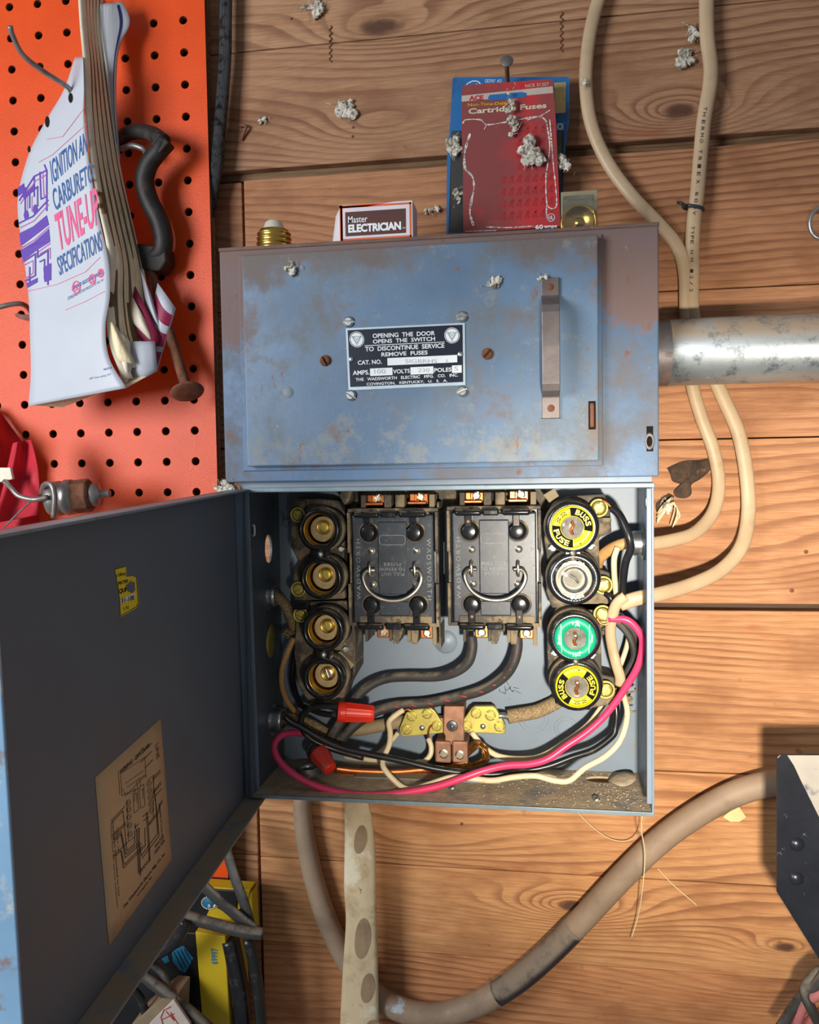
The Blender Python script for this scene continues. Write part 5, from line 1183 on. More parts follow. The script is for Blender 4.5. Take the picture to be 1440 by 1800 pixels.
# twisted wires bottom right corner
M['pinkdust'] = mat('dusty_pink_wire', rgb(176,104,104), .7, var=.1, vs=80, layers=[dict(c=rgb(130,120,112), s=60, lo=.5, hi=.66, a=.7)])
for i, (lab, m_, pts) in enumerate([
    ('dusty grey wire twisting up at the bottom right corner, outermost', 'greywire', [(1372,1806,-60),(1392,1776,-62),(1410,1752,-66),(1432,1736,-70),(1452,1712,-74),(1480,1690,-76)]),
    ('dusty pink wire twisting with grey wires at the bottom right corner', 'pinkdust', [(1398,1806,-58),(1408,1776,-64),(1422,1758,-70),(1446,1742,-72),(1470,1720,-72)]),
    ('dusty grey wire crossing over the pink one at the bottom right corner', 'greywire', [(1440,1800,-60),(1428,1776,-72),(1416,1750,-70),(1420,1728,-66),(1444,1704,-64)]),
    ('second pink wire of the twisted bundle, nearer the corner', 'pinkdust', [(1414,1806,-52),(1430,1790,-60),(1450,1776,-70),(1480,1760,-76)])]):
    wire('twisted_wire', lab, pts, 3.6, M[m_], 'wire')
M['thread'] = mat('pale_thread', rgb(232,214,170), .8, var=.03)
wire('loose_thread', 'pale thread hanging from the box corner over the grey cable', [(1130,1424,-60),(1128,1460,-50),(1134,1500,-40),(1130,1560,-30),(1122,1610,-18),(1110,1650,-12)], .38, M['thread'], 'thread', n=6)
wire('loose_thread', 'pale thread looping left from the lower right corner of the box', [(1014,1426,-8),(1040,1452,-6),(1072,1474,-6),(1104,1478,-8),(1126,1462,-20),(1135,1430,-50)], .32, M['thread'], 'thread', n=6)
wire('loose_thread', 'short pale thread on the planks right of the grey cable', [(1156,1526,-3),(1180,1552,-2),(1205,1574,-2),(1226,1592,-1.5)], .35, M['thread'], 'thread', n=6)
M['splinter'] = mat('fresh_splinter', rgb(226,196,140), .8, var=.08, vs=90)
g = G(); pl = [(1270,1436),(1290,1420),(1300,1418),(1312,1436),(1300,1444),(1284,1444)]; g.prism([(q.x, q.z) for q in PP(pl, -4)], -5, -.2); tag(obj('wood_chip', g, M['splinter'], bevel=.4), 'pale wood chip wedged under the grey cable', 'wood chip')

# ------------------------------------------------------------------ hanging perforated strap below the box
M['strap'] = mat('stained_cream_strap', rgb(196,176,140), .8, var=.08, vs=24, stretch=(1,1,.5), layers=[dict(c=rgb(150,126,92), s=28, lo=.48, hi=.66, a=.7), dict(c=rgb(216,208,182), s=22, lo=.58, hi=.66, a=.8), dict(c=rgb(92,76,52), s=200, lo=.66, hi=.7, a=.7)], bump=.4, bs=180, bd=.4)
Lf = [(606,1405),(606,1480),(605,1560),(608,1620),(603,1700),(598,1800),(596,1860)]; Rt = [(646,1405),(655,1450),(660,1520),(661,1600),(664,1700),(666,1800),(668,1860)]
cl = catmull([Vector((a, b, 0)) for a, b in Lf], 5); cr = catmull([Vector((a, b, 0)) for a, b in Rt], 5)
def strapf(u, v):
    f = v*(len(cl)-1); i = min(int(f), len(cl)-2); q = f-i; a = cl[i].lerp(cl[i+1], q); b = cr[i].lerp(cr[i+1], q); p = a.lerp(b, u); return P(p.x, p.y, -26-5*v-2.5*math.sin(u*3.1))
g = G(); g.slab(strapf, 8, 30, 2.0); st = tag(obj('hanging_strap', g, M['strap']), 'stained cream strap with brown oval spots hanging below the box', 'strap')
for (cx, cy, rx, ry) in [(634,1476,11,25),(638,1650,14,36),(647,1737,12,26),(655,1815,16,22)]:
    g = G(); vs = []
    for k in range(28):
        a = 2*math.pi*k/28; px, py = cx+rx*math.cos(a)+(-4 if math.sin(a) > 0 else 2)*abs(math.sin(a)), cy+ry*math.sin(a)
        f = max(0, min(1, (py-1405)/455)); u = (px-603)/60; vs.append(P(px, py, -26.5-5*f-2.5*math.sin(max(0, min(1, u))*3.1)))
    g.add(vs, [tuple(range(27, -1, -1))]); obj('oval_spot', g, mat('brown_spot', rgb(146,122,94), .85, var=.14, vs=60), st)

# ------------------------------------------------------------------ black braided conduit by the pegboard
bc = [(398,-40,-12),(397,30,-12),(396,100,-12),(392,160,-12),(388,210,-13),(384,260,-13),(379,310,-12),(375,352,-9),(374,382,-5)]
M['loom_old'] = mat('black_braided_loom', rgb(28,28,30), .35, var=.3, vs=500, stretch=(1,1,.35), layers=[dict(c=rgb(150,150,150), s=420, lo=.6, hi=.68, a=.75, ro=.8, st=(1,1,.3))], bump=1, bs=600, bd=.6)
m = NT('black_woven_loom'); uvn = m.sep(m.node('ShaderNodeUVMap').outputs[0])
A_ = m.math('MULTIPLY', uvn[0], 900.0); B_ = m.math('MULTIPLY', uvn[1], 14*6.2832)
h_ = m.math('MULTIPLY', m.math('SINE', m.math('ADD', A_, B_)), m.math('SINE', m.math('SUBTRACT', A_, B_)))
nn_ = m.noise(m.obj(), 160, 4)
m.put(m.b.inputs['Base Color'], m.mix(m.math('MULTIPLY', m.ss(h_, -.3, .5), m.ss(nn_, .34, .56)), rgb(14,14,15), rgb(120,122,126))); m.b.inputs['Roughness'].default_value = .35  # grey highlights on the weave crests are painted into the colour
m.bump(h_, .9, .5); M['loom'] = m.mat
wire('braided_loom', 'black braided wire loom hanging along the right edge of the pegboard', bc, lambda t: 5.0 if t < .72 else 5.0-(t-.72)*13, M['loom'], 'cable', n=16)

# ------------------------------------------------------------------ on top of the switch cover
TZ = UZ1+.6
cx = P(482,412,-73).x; t = thing('screw_plug', 'brass threaded plug with white ceramic tip on top of the switch cover, far left', 'screw plug', (cx, -73, TZ))
g = G(); pr = [(0,0),(13.2,0)]
for k in range(4): pr += [(13.2-.3*k, .6+k*3.5), (13.4-.3*k, 1.4+k*3.5), (11.4-.3*k, 2.9+k*3.5)]
pr += [(10.6,14.4),(7,15)]
g.lathe((cx, -73, TZ), pr, (0,0,1), 40); obj('threaded_shell', g, M['brass'], t)
g = G(); g.lathe((cx, -73, TZ+14), [(9,0),(7.6,2.4),(6.4,6),(5,7.4),(0,7.6)], (0,0,1), 32); obj('ceramic_tip', g, mat('dirty_white_ceramic', rgb(206,196,180), .35, var=.08, vs=80), t)
# small carton
M['cartonw'] = mat('white_carton', rgb(214,208,212), .6, var=.04, vs=40); M['cartono'] = mat('orange_carton', rgb(214,96,50), .6, var=.05, vs=40); M['cartonb'] = mat('brown_carton', rgb(84,48,42), .6, var=.05, vs=60); M['cartonk'] = mat('carton_top', rgb(120,92,70), .8)
yc = -86
q = lambda x, y: P(360+x/3, y/3, yc)
fc = [q(712,1085), q(1085,1070), q(1105,1252), q(715,1278)]
zb = TZ; w0, w1 = q(712,1180).x, q(1098,1180).x; z1 = q(712,1080).z; ang = 0.03
t = thing('fuse_carton', 'small white and orange carton with brown label standing on the switch cover', 'carton', ((w0+w1)/2, yc, TZ))
g = G(); g.box(w0, w1, yc, yc+22, zb, z1); obj('carton', g, M['cartonw'], t, bevel=.5)
X = lambda cx_: w0+(cx_-712)*(w1-w0)/(1098-712)
Zc = lambda cy_: z1-(cy_-1082)*(z1-zb)/(1270-1082)
fc_ = lambda e: (lambda a, b: Vector((X(a), yc-e, Zc(b))))
def frame_rect(g, fn, a0, b0, a1, b1, wd): g.line([(a0, b0), (a1, b0), (a1, b1), (a0, b1)], wd, fn, closed=True)
g = G(); frame_rect(g, fc_(.1), 722, 1097, 1086, 1262, 10); g.add([fc_(.1)(712,1086), fc_(.1)(728,1086), fc_(.1)(728,1272), fc_(.1)(712,1272)], [(0,3,2,1)]); g.add([fc_(.1)(712,1086), fc_(.1)(1000,1084), fc_(.1)(860,1100), fc_(.1)(712,1100)], [(0,3,2,1)]); obj('orange_border', g, M['cartono'], t)
g = G(); g.add([fc_(.1)(742,1122), fc_(.1)(1062,1122), fc_(.1)(1062,1245), fc_(.1)(742,1245)], [(0,3,2,1)]); lb = obj('brown_label', g, M['cartonb'], t)
g = G(); g.text('Master', 757, 1145, 860, 1178, fc_(.25), bold=.005); g.text('ELECTRICIAN', 757, 1186, 1036, 1228, fc_(.25), bold=.045, spacing=.95); g.text('TM', 1042, 1216, 1058, 1224, fc_(.25)); obj('carton_lettering', g, M['white'], lb)
g = G(); a, b = P(582,410,-50), P(598,362,-50); g.add([(P(583,424,-70).x, -70, TZ), (w0+.5, yc+1, TZ), (w0+.5, yc+1, z1-1), (P(590,365,-70).x, -70, z1-3)], [(0,1,2,3)]); g.v += [v+Vector((0,.5,0)) for v in g.v]; g.f += [(7,6,5,4)]; g.m += [0]; g.sm += [False]; obj('side_flap', g, M['cartonw'], t)
g = G(); g.box(w0+8, w1-2, yc+3, yc+20, z1, z1+1.2); obj('top_flap', g, M['cartonk'], t, bevel=.3)
# cards hanging on the nail
nl = P(891,108,-40); t = thing('nail', 'long rusty nail driven in above the red and blue cards', 'nail', (nl.x, -40, nl.z))
g = G(); e = P(893,172,-2); g.cyl(nl, e+Vector((0,2,0)), 1.7, n=14); obj('shank', g, M['rust'], t)
g = G(); ax = (nl-e).normalized(); g.lathe(nl, [(1.7,-.6),(4.6,-.2),(4.8,.5),(4.2,1.0),(0,1.3)], ax, 24); obj('head', g, M['handle'], t)
def CC(x, y): return (700+x/3.6, 80+y/3.6)
M['bluecard'] = mat('blue_card', rgb(36,104,164), .5, var=.05, vs=40, layers=[dict(c=rgb(30,52,92), s=14, lo=.5, hi=.62, a=.7)])
M['redcard'] = mat('red_card', rgb(196,44,48), .45, var=.04, vs=30, layers=[dict(c=rgb(124,66,64), s=12, lo=.40, hi=.62, a=.9, r=.8, grad=(0, 20, -24, .16)), dict(c=rgb(140,96,88), s=60, lo=.6, hi=.7, a=.4)])
yb_ = -12; t = thing('blister_card', 'blue retail card with clear blister hanging behind the red card', 'packaging card', tuple(P(895,405,yb_)))
bl = [(345,208),(360,200),(1075,198),(1085,212),(1082,480),(1060,640),(1045,900),(1040,1200),(305,1192),(310,700),(330,480)]
g = G(); g.prism([(v.x, v.z) for v in [P(*CC(*p), yb_) for p in bl]], yb_, yb_+.8); card = obj('card', g, M['bluecard'], t)
cf = lambda y: (lambda a, b: P(*CC(a, b), y))
g = G(); g.poly([(988,235),(1062,232),(1060,425),(990,430)], cf(yb_-.2)); obj('yellow_picture', g, mat('yellowed_picture', rgb(200,172,110), .6, var=.1, vs=60, layers=[dict(c=rgb(130,84,40), s=60, lo=.52, hi=.6, a=.8)]), card)
g = G(); g.text('GE3767  AO', 550, 214, 655, 234, cf(yb_-.2)); g.text('IOI', 1005, 490, 1045, 535, cf(yb_-.2), bold=.02)
g.line([(425,260+0),(440,240),(470,225),(500,225),(520,240),(510,250),(495,245)], 6, cf(yb_-.2)); g.line([(520,240),(536,262)], 5, cf(yb_-.2)); obj('card_lettering', g, M['white'], card)
g = G(); sf = lambda u, v: P(*CC(335+u*700, 545+v*620), yb_-.6-11*min(1, 9*u, 9*(1-u), 7*v, 7*(1-v))); g.surf(sf, 20, 16, sm=True, flip=True); obj('blister', g, M['plastic'], t)
g = G(); g.poly([(338,540),(1050,540),(1036,1185),(318,1185)], cf(yb_-.3)); obj('dark_print', g, mat('dark_card_print', rgb(40,34,40), .5, var=.1, vs=60), card)
yr_ = -25.5; t2 = thing('packaging_card', 'faded red card lettered Cartridge Fuses hanging on the nail, torn blister outline', 'packaging card', tuple(P(895,403,yr_)))
rd = [(405,262),(420,250),(965,213),(980,226),(1000,520),(1015,860),(1028,1145),(412,1188),(410,800),(400,480)]
g = G(); g.prism([(v.x, v.z) for v in [P(*CC(*p), yr_) for p in rd]], yr_, yr_+.9); card = obj('card', g, M['redcard'], t2)
e1, e2 = yr_-.15, yr_-.3
g = G(); g.poly([(402,318),(978,258),(982,300),(402,356)], cf(e1)); bnd = obj('pale_band', g, mat('dusty_white_band', rgb(186,172,160), .7, var=.06, vs=60), card)
SK2 = lambda e, x0, k_: (lambda a, b: P(*CC(a, b-(a-x0)*k_), e))
g = G(); g.text('NCE 31207', 805, 246, 955, 266, SK2(e2, 805, .09)); g.text('Cartridge Fuses', 445, 400, 940, 445, SK2(e2, 445, .08), bold=.03); obj('title_lettering', g, mat('faded_cream_print', rgb(206,196,170), .6, var=.1, vs=90), card)
g = G(); g.text('ACE', 448, 318, 540, 350, SK2(e2, 448, .06), bold=.05); obj('red_lettering', g, mat('deep_red_print', rgb(184,40,44), .6), bnd)
g = G(); g.text('Non-Time-Delay', 442, 366, 700, 392, SK2(e2, 442, .05), bold=.02); obj('yellow_lettering', g, mat('mustard_print', rgb(196,160,40), .6), card)
g = G(); hb = [(568,330),(580,312),(780,294),(812,300),(814,316),(800,326),(600,348),(575,344)]; g.poly(hb, cf(e2)); obj('hanger_slot', g, M['bluecard'], card)
g = G(); rng = random.Random(2)
def torn(pts, w0_):
    pts = catmull([Vector((a, b, 0)) for a, b in pts], 8)
    for i in range(len(pts)-1): g.line([tuple(pts[i][:2]), tuple(pts[i+1][:2])], w0_*rng.uniform(.3, 1.7), cf(e2))
torn([(410,490),(430,470),(520,470),(560,500),(650,490),(760,470),(880,450),(930,470),(945,520),(960,640),(945,760),(935,850),(945,1010),(1000,1020),(998,900),(985,780),(970,600),(960,470)], 6)
torn([(545,530),(560,500)], 9); torn([(455,560),(430,640),(420,700),(425,780),(470,830),(480,900),(465,980),(455,1060),(475,1135)], 10); torn([(560,1148),(700,1152),(860,1142)], 5); torn([(940,1010),(940,1080),(960,1095)], 6); torn([(820,470),(900,445),(960,410)], 4)
obj('torn_paper', g, mat('torn_white_paper', rgb(226,216,206), .8), card)
g = G(); g.text('60', 868, 1135, 918, 1162, SK2(e2, 868, .04), bold=.03); g.text('amps', 925, 1140, 1005, 1160, SK2(e2, 925, .04), bold=.03); g.line([(967+24*math.cos(k*.35), 1088+24*math.sin(k*.35)) for k in range(18)], 4, cf(e2), closed=True); g.text('UL', 953, 1076, 982, 1100, cf(e2), bold=.02)
g.text('COOPER INDUSTRIES  BUSSMANN DIV', 425, 1172, 622, 1180, SK2(e2, 425, .03)); obj('small_lettering', g, M['white'], card)
# faint geometric print: triangles
g = G()
for r_ in range(8):
    for c_ in range(7):
        x = 640+c_*50; y = 520+r_*76+(8-r_)*0-(x-640)*.07
        if x < 700 and r_ < 4: continue
        g.add([cf(e1)(x+30, y), cf(e1)(x+40, y+52), cf(e1)(x+4, y+46)], [(0,1,2)]); g.add([cf(e1)(x+38, y-4), cf(e1)(x+44, y+20), cf(e1)(x+24, y+18)], [(0,1,2)])
obj('triangle_print', g, mat('dark_red_print', rgb(166,40,46), .5, var=.06, vs=60), card)
# clear pack with a brass fuse
yk = -62; t = thing('fuse_pack', 'small clear plastic pack with a round brass fuse beside the red card', 'fuse pack', (P(1018,395,yk).x, yk, TZ))
a, b = P(986,338,yk), P(1050,396,yk); g = G(); g.box(a.x, b.x, yk, yk+.8, TZ, a.z); obj('backing', g, mat('yellowed_card', rgb(150,140,112), .5, var=.1, vs=60), t)
g = G(); g.box(a.x+1, b.x-3, yk-14, yk-.1, TZ, a.z-7); obj('clear_case', g, M['plastic'], t, bevel=1)
c = P(1018,392,yk-8); g = G(); g.lathe((c.x, yk-2, c.z+.5), [(12.6,0),(13,4),(12.2,5.4),(10.8,5.2),(10.4,3.6),(0,3.4)], n=36); obj('fuse_rim', g, M['brass'], t)
g = G(); g.lathe((c.x, yk-5.6, c.z+.5), [(3.6,0),(3.4,1.4),(0,1.6)], n=20); obj('fuse_centre', g, M['brass'], t)

# ------------------------------------------------------------------ parts catalogue hanging on the peg hook
LC = [(132,100),(112,158),(84,206),(54,262),(35,325),(31,372),(40,440),(50,520),(53,600),(54,660),(50,714)]
RC = [(146,100),(148,158),(148,206),(156,280),(166,340),(178,400),(191,460),(193,520),(185,575),(192,630),(222,682)]
lc = catmull([Vector((a, b, 0)) for a, b in LC], 8); rc = catmull([Vector((a, b, 0)) for a, b in RC], 8)
def xat(c, y):
    if y <= c[0].y: return c[0].x
    for a, b in zip(c, c[1:]):
        if a.y <= y <= b.y: return a.x+(b.x-a.x)*(y-a.y)/max(1e-6, b.y-a.y)
    return c[-1].x
def ycov(px, py):
    a, b = xat(lc, py), xat(rc, py); u = max(0, min(1, (px-a)/max(8, b-a)))
    return -60-15*math.sin(u*1.3)-6*max(0, min(1, (py-420)/300))
def coverf(u, v):
    f = v*(len(lc)-1); i = min(int(f), len(lc)-2); q = f-i; a = lc[i].lerp(lc[i+1], q); b = rc[i].lerp(rc[i+1], q); p = a.lerp(b, u); return P(p.x, p.y, ycov(p.x, p.y))
M['paper'] = mat('white_cover_paper', rgb(188,192,200), .45, var=.03, vs=18, layers=[dict(c=rgb(190,170,140), s=18, lo=.62, hi=.76, a=.5), dict(c=rgb(130,110,90), s=120, lo=.72, hi=.76, a=.5)])
M['oldpaper'] = mat('yellowed_page_edges', rgb(238,220,180), .85, var=.12, vs=200, stretch=(3,3,.3), layers=[dict(c=rgb(140,112,74), s=140, lo=.58, hi=.68, a=.6, st=(3,3,.25))], bump=.4)
M['palepage'] = mat('pale_page', rgb(232,222,198), .8, var=.08, vs=60, layers=[dict(c=rgb(160,130,90), s=40, lo=.56, hi=.7, a=.5)])
M['gapshade'] = mat('page_gap_shade', rgb(120,94,62), .9, var=.15, vs=120)  # dark tan for every third leaf, painting the shaded gaps between pages
cat_ = thing('catalogue', 'worn white parts catalogue with curled pages hanging on a hook from the orange pegboard', 'catalogue', tuple(P(140,714,-60)))
g = G(); g.slab(coverf, 14, 70, .5); cov = obj('front_cover', g, M['paper'], cat_)
def curved(px, py): return P(px, py, ycov(px, py)-.35)
def tquad(g, st, q, bold=.0, cut=10, fn=None, **k):
    """text inside a pixel quad TL,TR,BR,BL; rendered on the cover"""
    F = fn or curved
    f = lambda u, v: F(*[((q[0][i]*(1-u)+q[1][i]*u)*(1-v)+(q[3][i]*(1-u)+q[2][i]*u)*v) for i in (0, 1)])
    g.text(st, 0, 0, 1, 1, f, bold=bold, cut=cut, **k)
blue_ = mat('blue_print', rgb(40,88,150), .5, var=0); pink_ = mat('pink_print', rgb(222,80,130), .5, var=0); purp = mat('purple_print', rgb(92,58,160), .5, var=0); lil = mat('magenta_print', rgb(176,90,170), .5, var=0)
for args in (('IGNITION AN', [(87,283),(152,229),(153,267),(92,325)]), ('CARBURETO', [(90,334),(162,284),(164,318),(97,372)]), ('SPECIFICATIONS', [(99,453),(177,404),(180,440),(105,485)])):
    g = G(); tquad(g, args[0], args[1], .01); obj('blue_title', g, blue_, cov)
if False:
    g = G(); tquad(g, 'IGNITION AN', [(87,283),(152,229),(153,267),(92,325)], .01); tquad(g, 'CARBURETO', [(90,334),(162,284),(164,318),(97,372)], .01); tquad(g, 'SPECIFICATIONS', [(99,453),(177,404),(180,440),(105,485)], .01)
g = G(); tquad(g, 'TUNE-UP', [(95,378),(170,328),(176,392),(104,443)], .02); obj('pink_title', g, pink_, cov); g = G()
for cx_, cy_, r_ in ((134,505,7.5),(162,491,6),(177,480,5)):
    g.line([(cx_+r_*math.cos(k*.42)*.85, cy_+r_*1.4*math.sin(k*.42)) for k in range(15)], 2.2, curved, closed=True); g.line([(cx_+3,cy_-5),(cx_-3,cy_-3),(cx_+3,cy_+3),(cx_-3,cy_+6)], 2, curved)
obj('round_marks', g, pink_, cov)
g = G(); tquad(g, 'STANDARD MOTOR PRODUCTS, INC, NY', [(119,522),(182,489),(182,494),(119,529)], 0); tquad(g, 'STANDARD  BLUE STREAK  HYGRADE', [(126,504),(181,474),(181,481),(126,511)], .02)
tquad(g, 'PRICE $2', [(182,648),(196,644),(196,648),(182,652)], .02); tquad(g, '1977  from catalog 1977', [(157,664),(195,656),(195,660),(157,669)], 0); obj('small_print', g, blue_, cov)
for pts in ([(82,245),(110,240),(148,190)], [(48,512),(100,500),(150,478),(176,452)], [(68,285),(92,272),(152,218)], [(115,545),(150,530),(184,512)]):
    g = G(); g.line(pts, .7, curved); obj('fine_red_line', g, pink_, cov)
g = G()
def cpoly(g, pts): g.poly(pts, curved)
for pts in ([(38,345),(60,322),(62,330),(44,350)], [(34,410),(58,398),(82,378),(86,395),(60,415),(36,432)], [(36,440),(60,425),(86,402),(88,425),(64,440),(40,458)], [(46,498),(66,488),(66,496),(48,506)], [(76,470),(90,462),(90,492),(78,496)], [(31,330),(42,322),(44,336),(32,345)]): cpoly(g, pts)
for cx_, cy_ in ((46,378),(62,368)): cpoly(g, [(cx_+4.5*math.cos(a*.6), cy_+9*math.sin(a*.6)) for a in range(10)])
for pts, wd in (([(34,352),(60,310),(80,300)], 2.5), ([(60,310),(60,345)], 2.4), ([(44,330),(44,372)], 2.4), ([(70,303),(72,350),(82,345)], 2.4), ([(78,290),(82,300),(82,370)], 2.6), ([(34,392),(58,380),(84,352)], 2.6), ([(52,365),(52,340),(66,328),(66,362)], 2.4), ([(40,460),(62,446),(62,484),(44,494)], 2.6), ([(66,440),(66,452),(84,440),(84,500)], 2.8), ([(70,460),(78,456),(78,490)], 2.4), ([(52,470),(52,500)], 2.6)): g.line(pts, wd, curved)
obj('circuit_artwork', g, purp, cov)
g = G()
for pts, wd in (([(36,358),(62,318),(80,308)], 1.5), ([(48,334),(48,368)], 1.4), ([(75,302),(77,344),(84,340)], 1.4), ([(36,400),(60,388),(85,360)], 1.5), ([(36,436),(60,422),(86,399)], 1.5), ([(42,466),(58,458),(58,480),(44,490)], 1.5), ([(70,446),(88,436),(88,455)], 1.5), ([(56,345),(56,372)], 1.3), ([(44,455),(64,445),(88,428)], 1.5)): g.line(pts, wd, curved)
obj('magenta_artwork', g, lil, cov)
g = G()
for cx_, cy_, rx_, ry_ in ((124,172,4,9),(83,214,4,10),(51,262,2.6,6)): g.poly([(cx_+rx_*math.cos(a*.45), cy_+ry_*math.sin(a*.45)) for a in range(14)], curved)
obj('punched_hole', g, M['shadowgap'], cov)
# page block: shingled leaves with their fore edges towards the viewer
PL = [(136,-30),(140,40),(146,110),(150,200),(160,290),(174,370),(190,450),(186,530),(192,600),(216,660)]
PR = [(168,-30),(166,30),(172,90),(186,190),(204,300),(224,390),(242,470),(252,530),(262,580),(268,610)]
pl_ = catmull([Vector((a, b, 0)) for a, b in PL], 6); pr_ = catmull([Vector((a, b, 0)) for a, b in PR], 6); NL = 15
for i in range(NL):
    rng = random.Random(i*7+1); f0 = i/NL; fan = 1+i*.25; g = G()
    wob = rng.uniform(-1.5, 1.5)
    def leaf(u, v, f0=f0, i=i, wob=wob):
        k = v*(len(pl_)-1); j = min(int(k), len(pl_)-2); q = k-j; a = pl_[j].lerp(pl_[j+1], q); b = pr_[j].lerp(pr_[j+1], q); spread = max(0, v-.6)*2.5
        p = a.lerp(b, f0); x = p.x+wob*spread*2+math.sin(v*9+i)*spread*2.2+(.8 if i % 3 == 1 else 0)*math.sin(v*23+i*2)+u*(12+7*spread); y = p.y-wob*5*spread
        return P(x, y, -74+i*2.2+u*5+1.2*math.sin(v*5+i*.6))
    g.slab(leaf, 2, 50, .45 if i % 3 else 1.0); obj('page', g, M['gapshade'] if i % 3 == 1 else (M['oldpaper'] if i % 2 else M['palepage']), cat_)
# back cover with the dark blue stripe
BL_ = [(166,8),(172,60),(188,150),(196,240),(206,330),(226,420),(240,490)]; BR_ = [(216,3),(228,40),(208,90),(204,180),(211,280),(212,345),(246,490)]
b1_ = catmull([Vector((a, b, 0)) for a, b in BL_], 6); b2_ = catmull([Vector((a, b, 0)) for a, b in BR_], 6)
def backf(u, v, e=0):
    k = v*(len(b1_)-1); j = min(int(k), len(b1_)-2); q = k-j; p = b1_[j].lerp(b1_[j+1], q).lerp(b2_[j].lerp(b2_[j+1], q), u); return P(p.x, p.y, -36-3*math.sin(u*3)-e)
g = G(); g.slab(backf, 8, 40, .6); bc_ = obj('back_cover', g, M['palepage'] if 0 else M['paper'], cat_)
g = G(); g.surf(lambda u, v: backf(.76-.28*min(1, v*1.8)+u*.09+.15*v, .02+v*.64, .4), 2, 30, flip=True); obj('blue_stripe', g, mat('navy_print', rgb(30,38,104), .5), bc_)
# crimson striped sheet sticking out right, lower page flaps
crim = mat('crimson_print', rgb(140,26,66), .5, var=.05, vs=60)
def sheet(pts, y, m, nm, bend=3, par=cat_, e=.5):
    g = G(); N = 7
    f = lambda u, v: P(*[((pts[0][i]*(1-u)+pts[1][i]*u)*(1-v)+(pts[3][i]*(1-u)+pts[2][i]*u)*v) for i in (0, 1)], y-bend*math.sin(u*3.14)-bend*.5*math.sin(v*3.1)+0)
    g.slab(f, N, N, e); o = obj(nm, g, m, par); return o, f
o, f = sheet([(277,497),(309,542),(276,652),(248,640)], -44, M['paper'], 'striped_sheet')
g = G()
for (v0, v1) in ((.12,.30),(.42,.62),(.70,.96)):
    g.surf(lambda u, v: f(.02+u*.94, v0+(v1-v0)*v+.06*math.sin(u*3))+Vector((0,-.25,0)), 8, 3, flip=True)
obj('crimson_stripes', g, crim, o)
sheet([(232,520),(262,575),(266,600),(226,560)], -52, M['palepage'], 'curled_page', 4)
o, f = sheet([(236,500),(282,592),(268,622),(216,560)], -49, crim, 'crimson_page', 4)
sheet([(246,470),(266,520),(284,580),(258,545)], -47, M['paper'], 'curled_page', 3)
sheet([(200,575),(228,600),(232,660),(214,684)], -66, M['palepage'], 'curled_page', 5)
sheet([(206,600),(272,600),(277,652),(218,684)], -58, M['paper'], 'curled_page', 5)
sheet([(188,560),(206,575),(236,640),(200,632)], -70, M['oldpaper'], 'curled_page', 4)
g = G(); q4 = [P(50,712,-66), P(222,681,-74), P(276,652,-56), P(110,716,-52)]; g.add(q4+[v+Vector((0,2,3)) for v in q4], [(0,1,2,3),(4,7,6,5),(0,4,5,1),(1,5,6,2),(2,6,7,3),(3,7,4,0)]); obj('page_block_foot', g, M['oldpaper'], cat_)
# hooks
def hook(label, pts, r, m='zinc'):
    g = G(); g.tube(PP(pts, -20), r, 12); return tag(obj('peg_hook', g, M[m]), label, 'hook')
M['steelhook'] = mat('dull_steel_wire', rgb(150,146,142), .4, .7, var=.15, vs=120, layers=[dict(c=rgb(110,96,84), s=90, lo=.52, hi=.66, a=.6, m=.1)])
hook('steel peg hook at the upper left whose rod pierces the catalogue cover', [(18,46,-120),(22,62,-116),(40,96,-106),(74,124,-92),(112,148,-74),(124,160,-66),(125,178,-56),(126,190,-20)], 1.9, 'steelhook')
hook('grey peg hook at the left edge disappearing behind the catalogue', [(-20,546,-62),(10,537,-58),(36,534,-52),(50,542,-44),(56,556,-36),(40,557,-26),(30,554,-16)], 2.0, 'steelhook')
hook('short wire hook high on the pegboard behind the page bundle', [(158,-6,-24),(168,6,-30),(178,10,-30),(182,2,-24)], 1.6, 'steelhook')

# ------------------------------------------------------------------ black C-clamp on the pegboard
M['iron'] = mat('black_cast_iron', rgb(40,37,36), .55, .2, var=.2, vs=90, layers=[dict(c=rgb(90,70,56), s=60, lo=.54, hi=.7, a=.6, r=.85)], bump=.5, bs=400)
t = thing('clamp', 'black iron clamp hanging on the orange pegboard with its screw pointing down', 'clamp', tuple(P(290,470,-34)))
g = G(); g.tube(PP([(205,262,-22),(216,240,-28),(240,231,-36),(268,236,-42),(288,250,-46)], 0), lambda s: 5.2+1.2*s, 14)
g.tube(PP([(290,246,-46),(280,264,-46),(262,288,-44),(254,318,-42),(262,352,-40),(280,388,-38),(288,424,-36),(280,446,-34),(256,452,-32),(236,448,-30)], 0), lambda s: 6.6+1.0*math.sin(s*3), 14)
obj('bent_frame', g, M['iron'], t)
g = G(); g.prism([(q.x, q.z) for q in PP([(284,236),(303,255),(286,274),(270,258)], -46)], -52, -40); obj('corner_lug', g, M['iron'], t, bevel=1.2)
g = G(); g.prism([(q.x, q.z) for q in PP([(236,430),(296,436),(298,462),(286,480),(244,476)], -34)], -40, -22); obj('jaw_block', g, M['iron'], t, bevel=1.5)
g = G(); a, b = P(262,470,-34), P(328,682,-48); ax = b-a; Ln = ax.length; pr = []; d = 0
while d < Ln: pr += [(4.3, d), (3.7, d+.8)]; d += 1.6
g.lathe(a, pr, ax, 20); obj('threaded_screw', g, M['rust'], t)
g = G(); g.lathe(b, [(4.5,-4),(5.5,-1.5),(8,1),(12.6,2.4),(13.2,3.4),(12.4,4.4),(8,5.0),(0,5.2)], ax+Vector((0,-28,0)), 36); obj('swivel_pad', g, M['rust'], t)
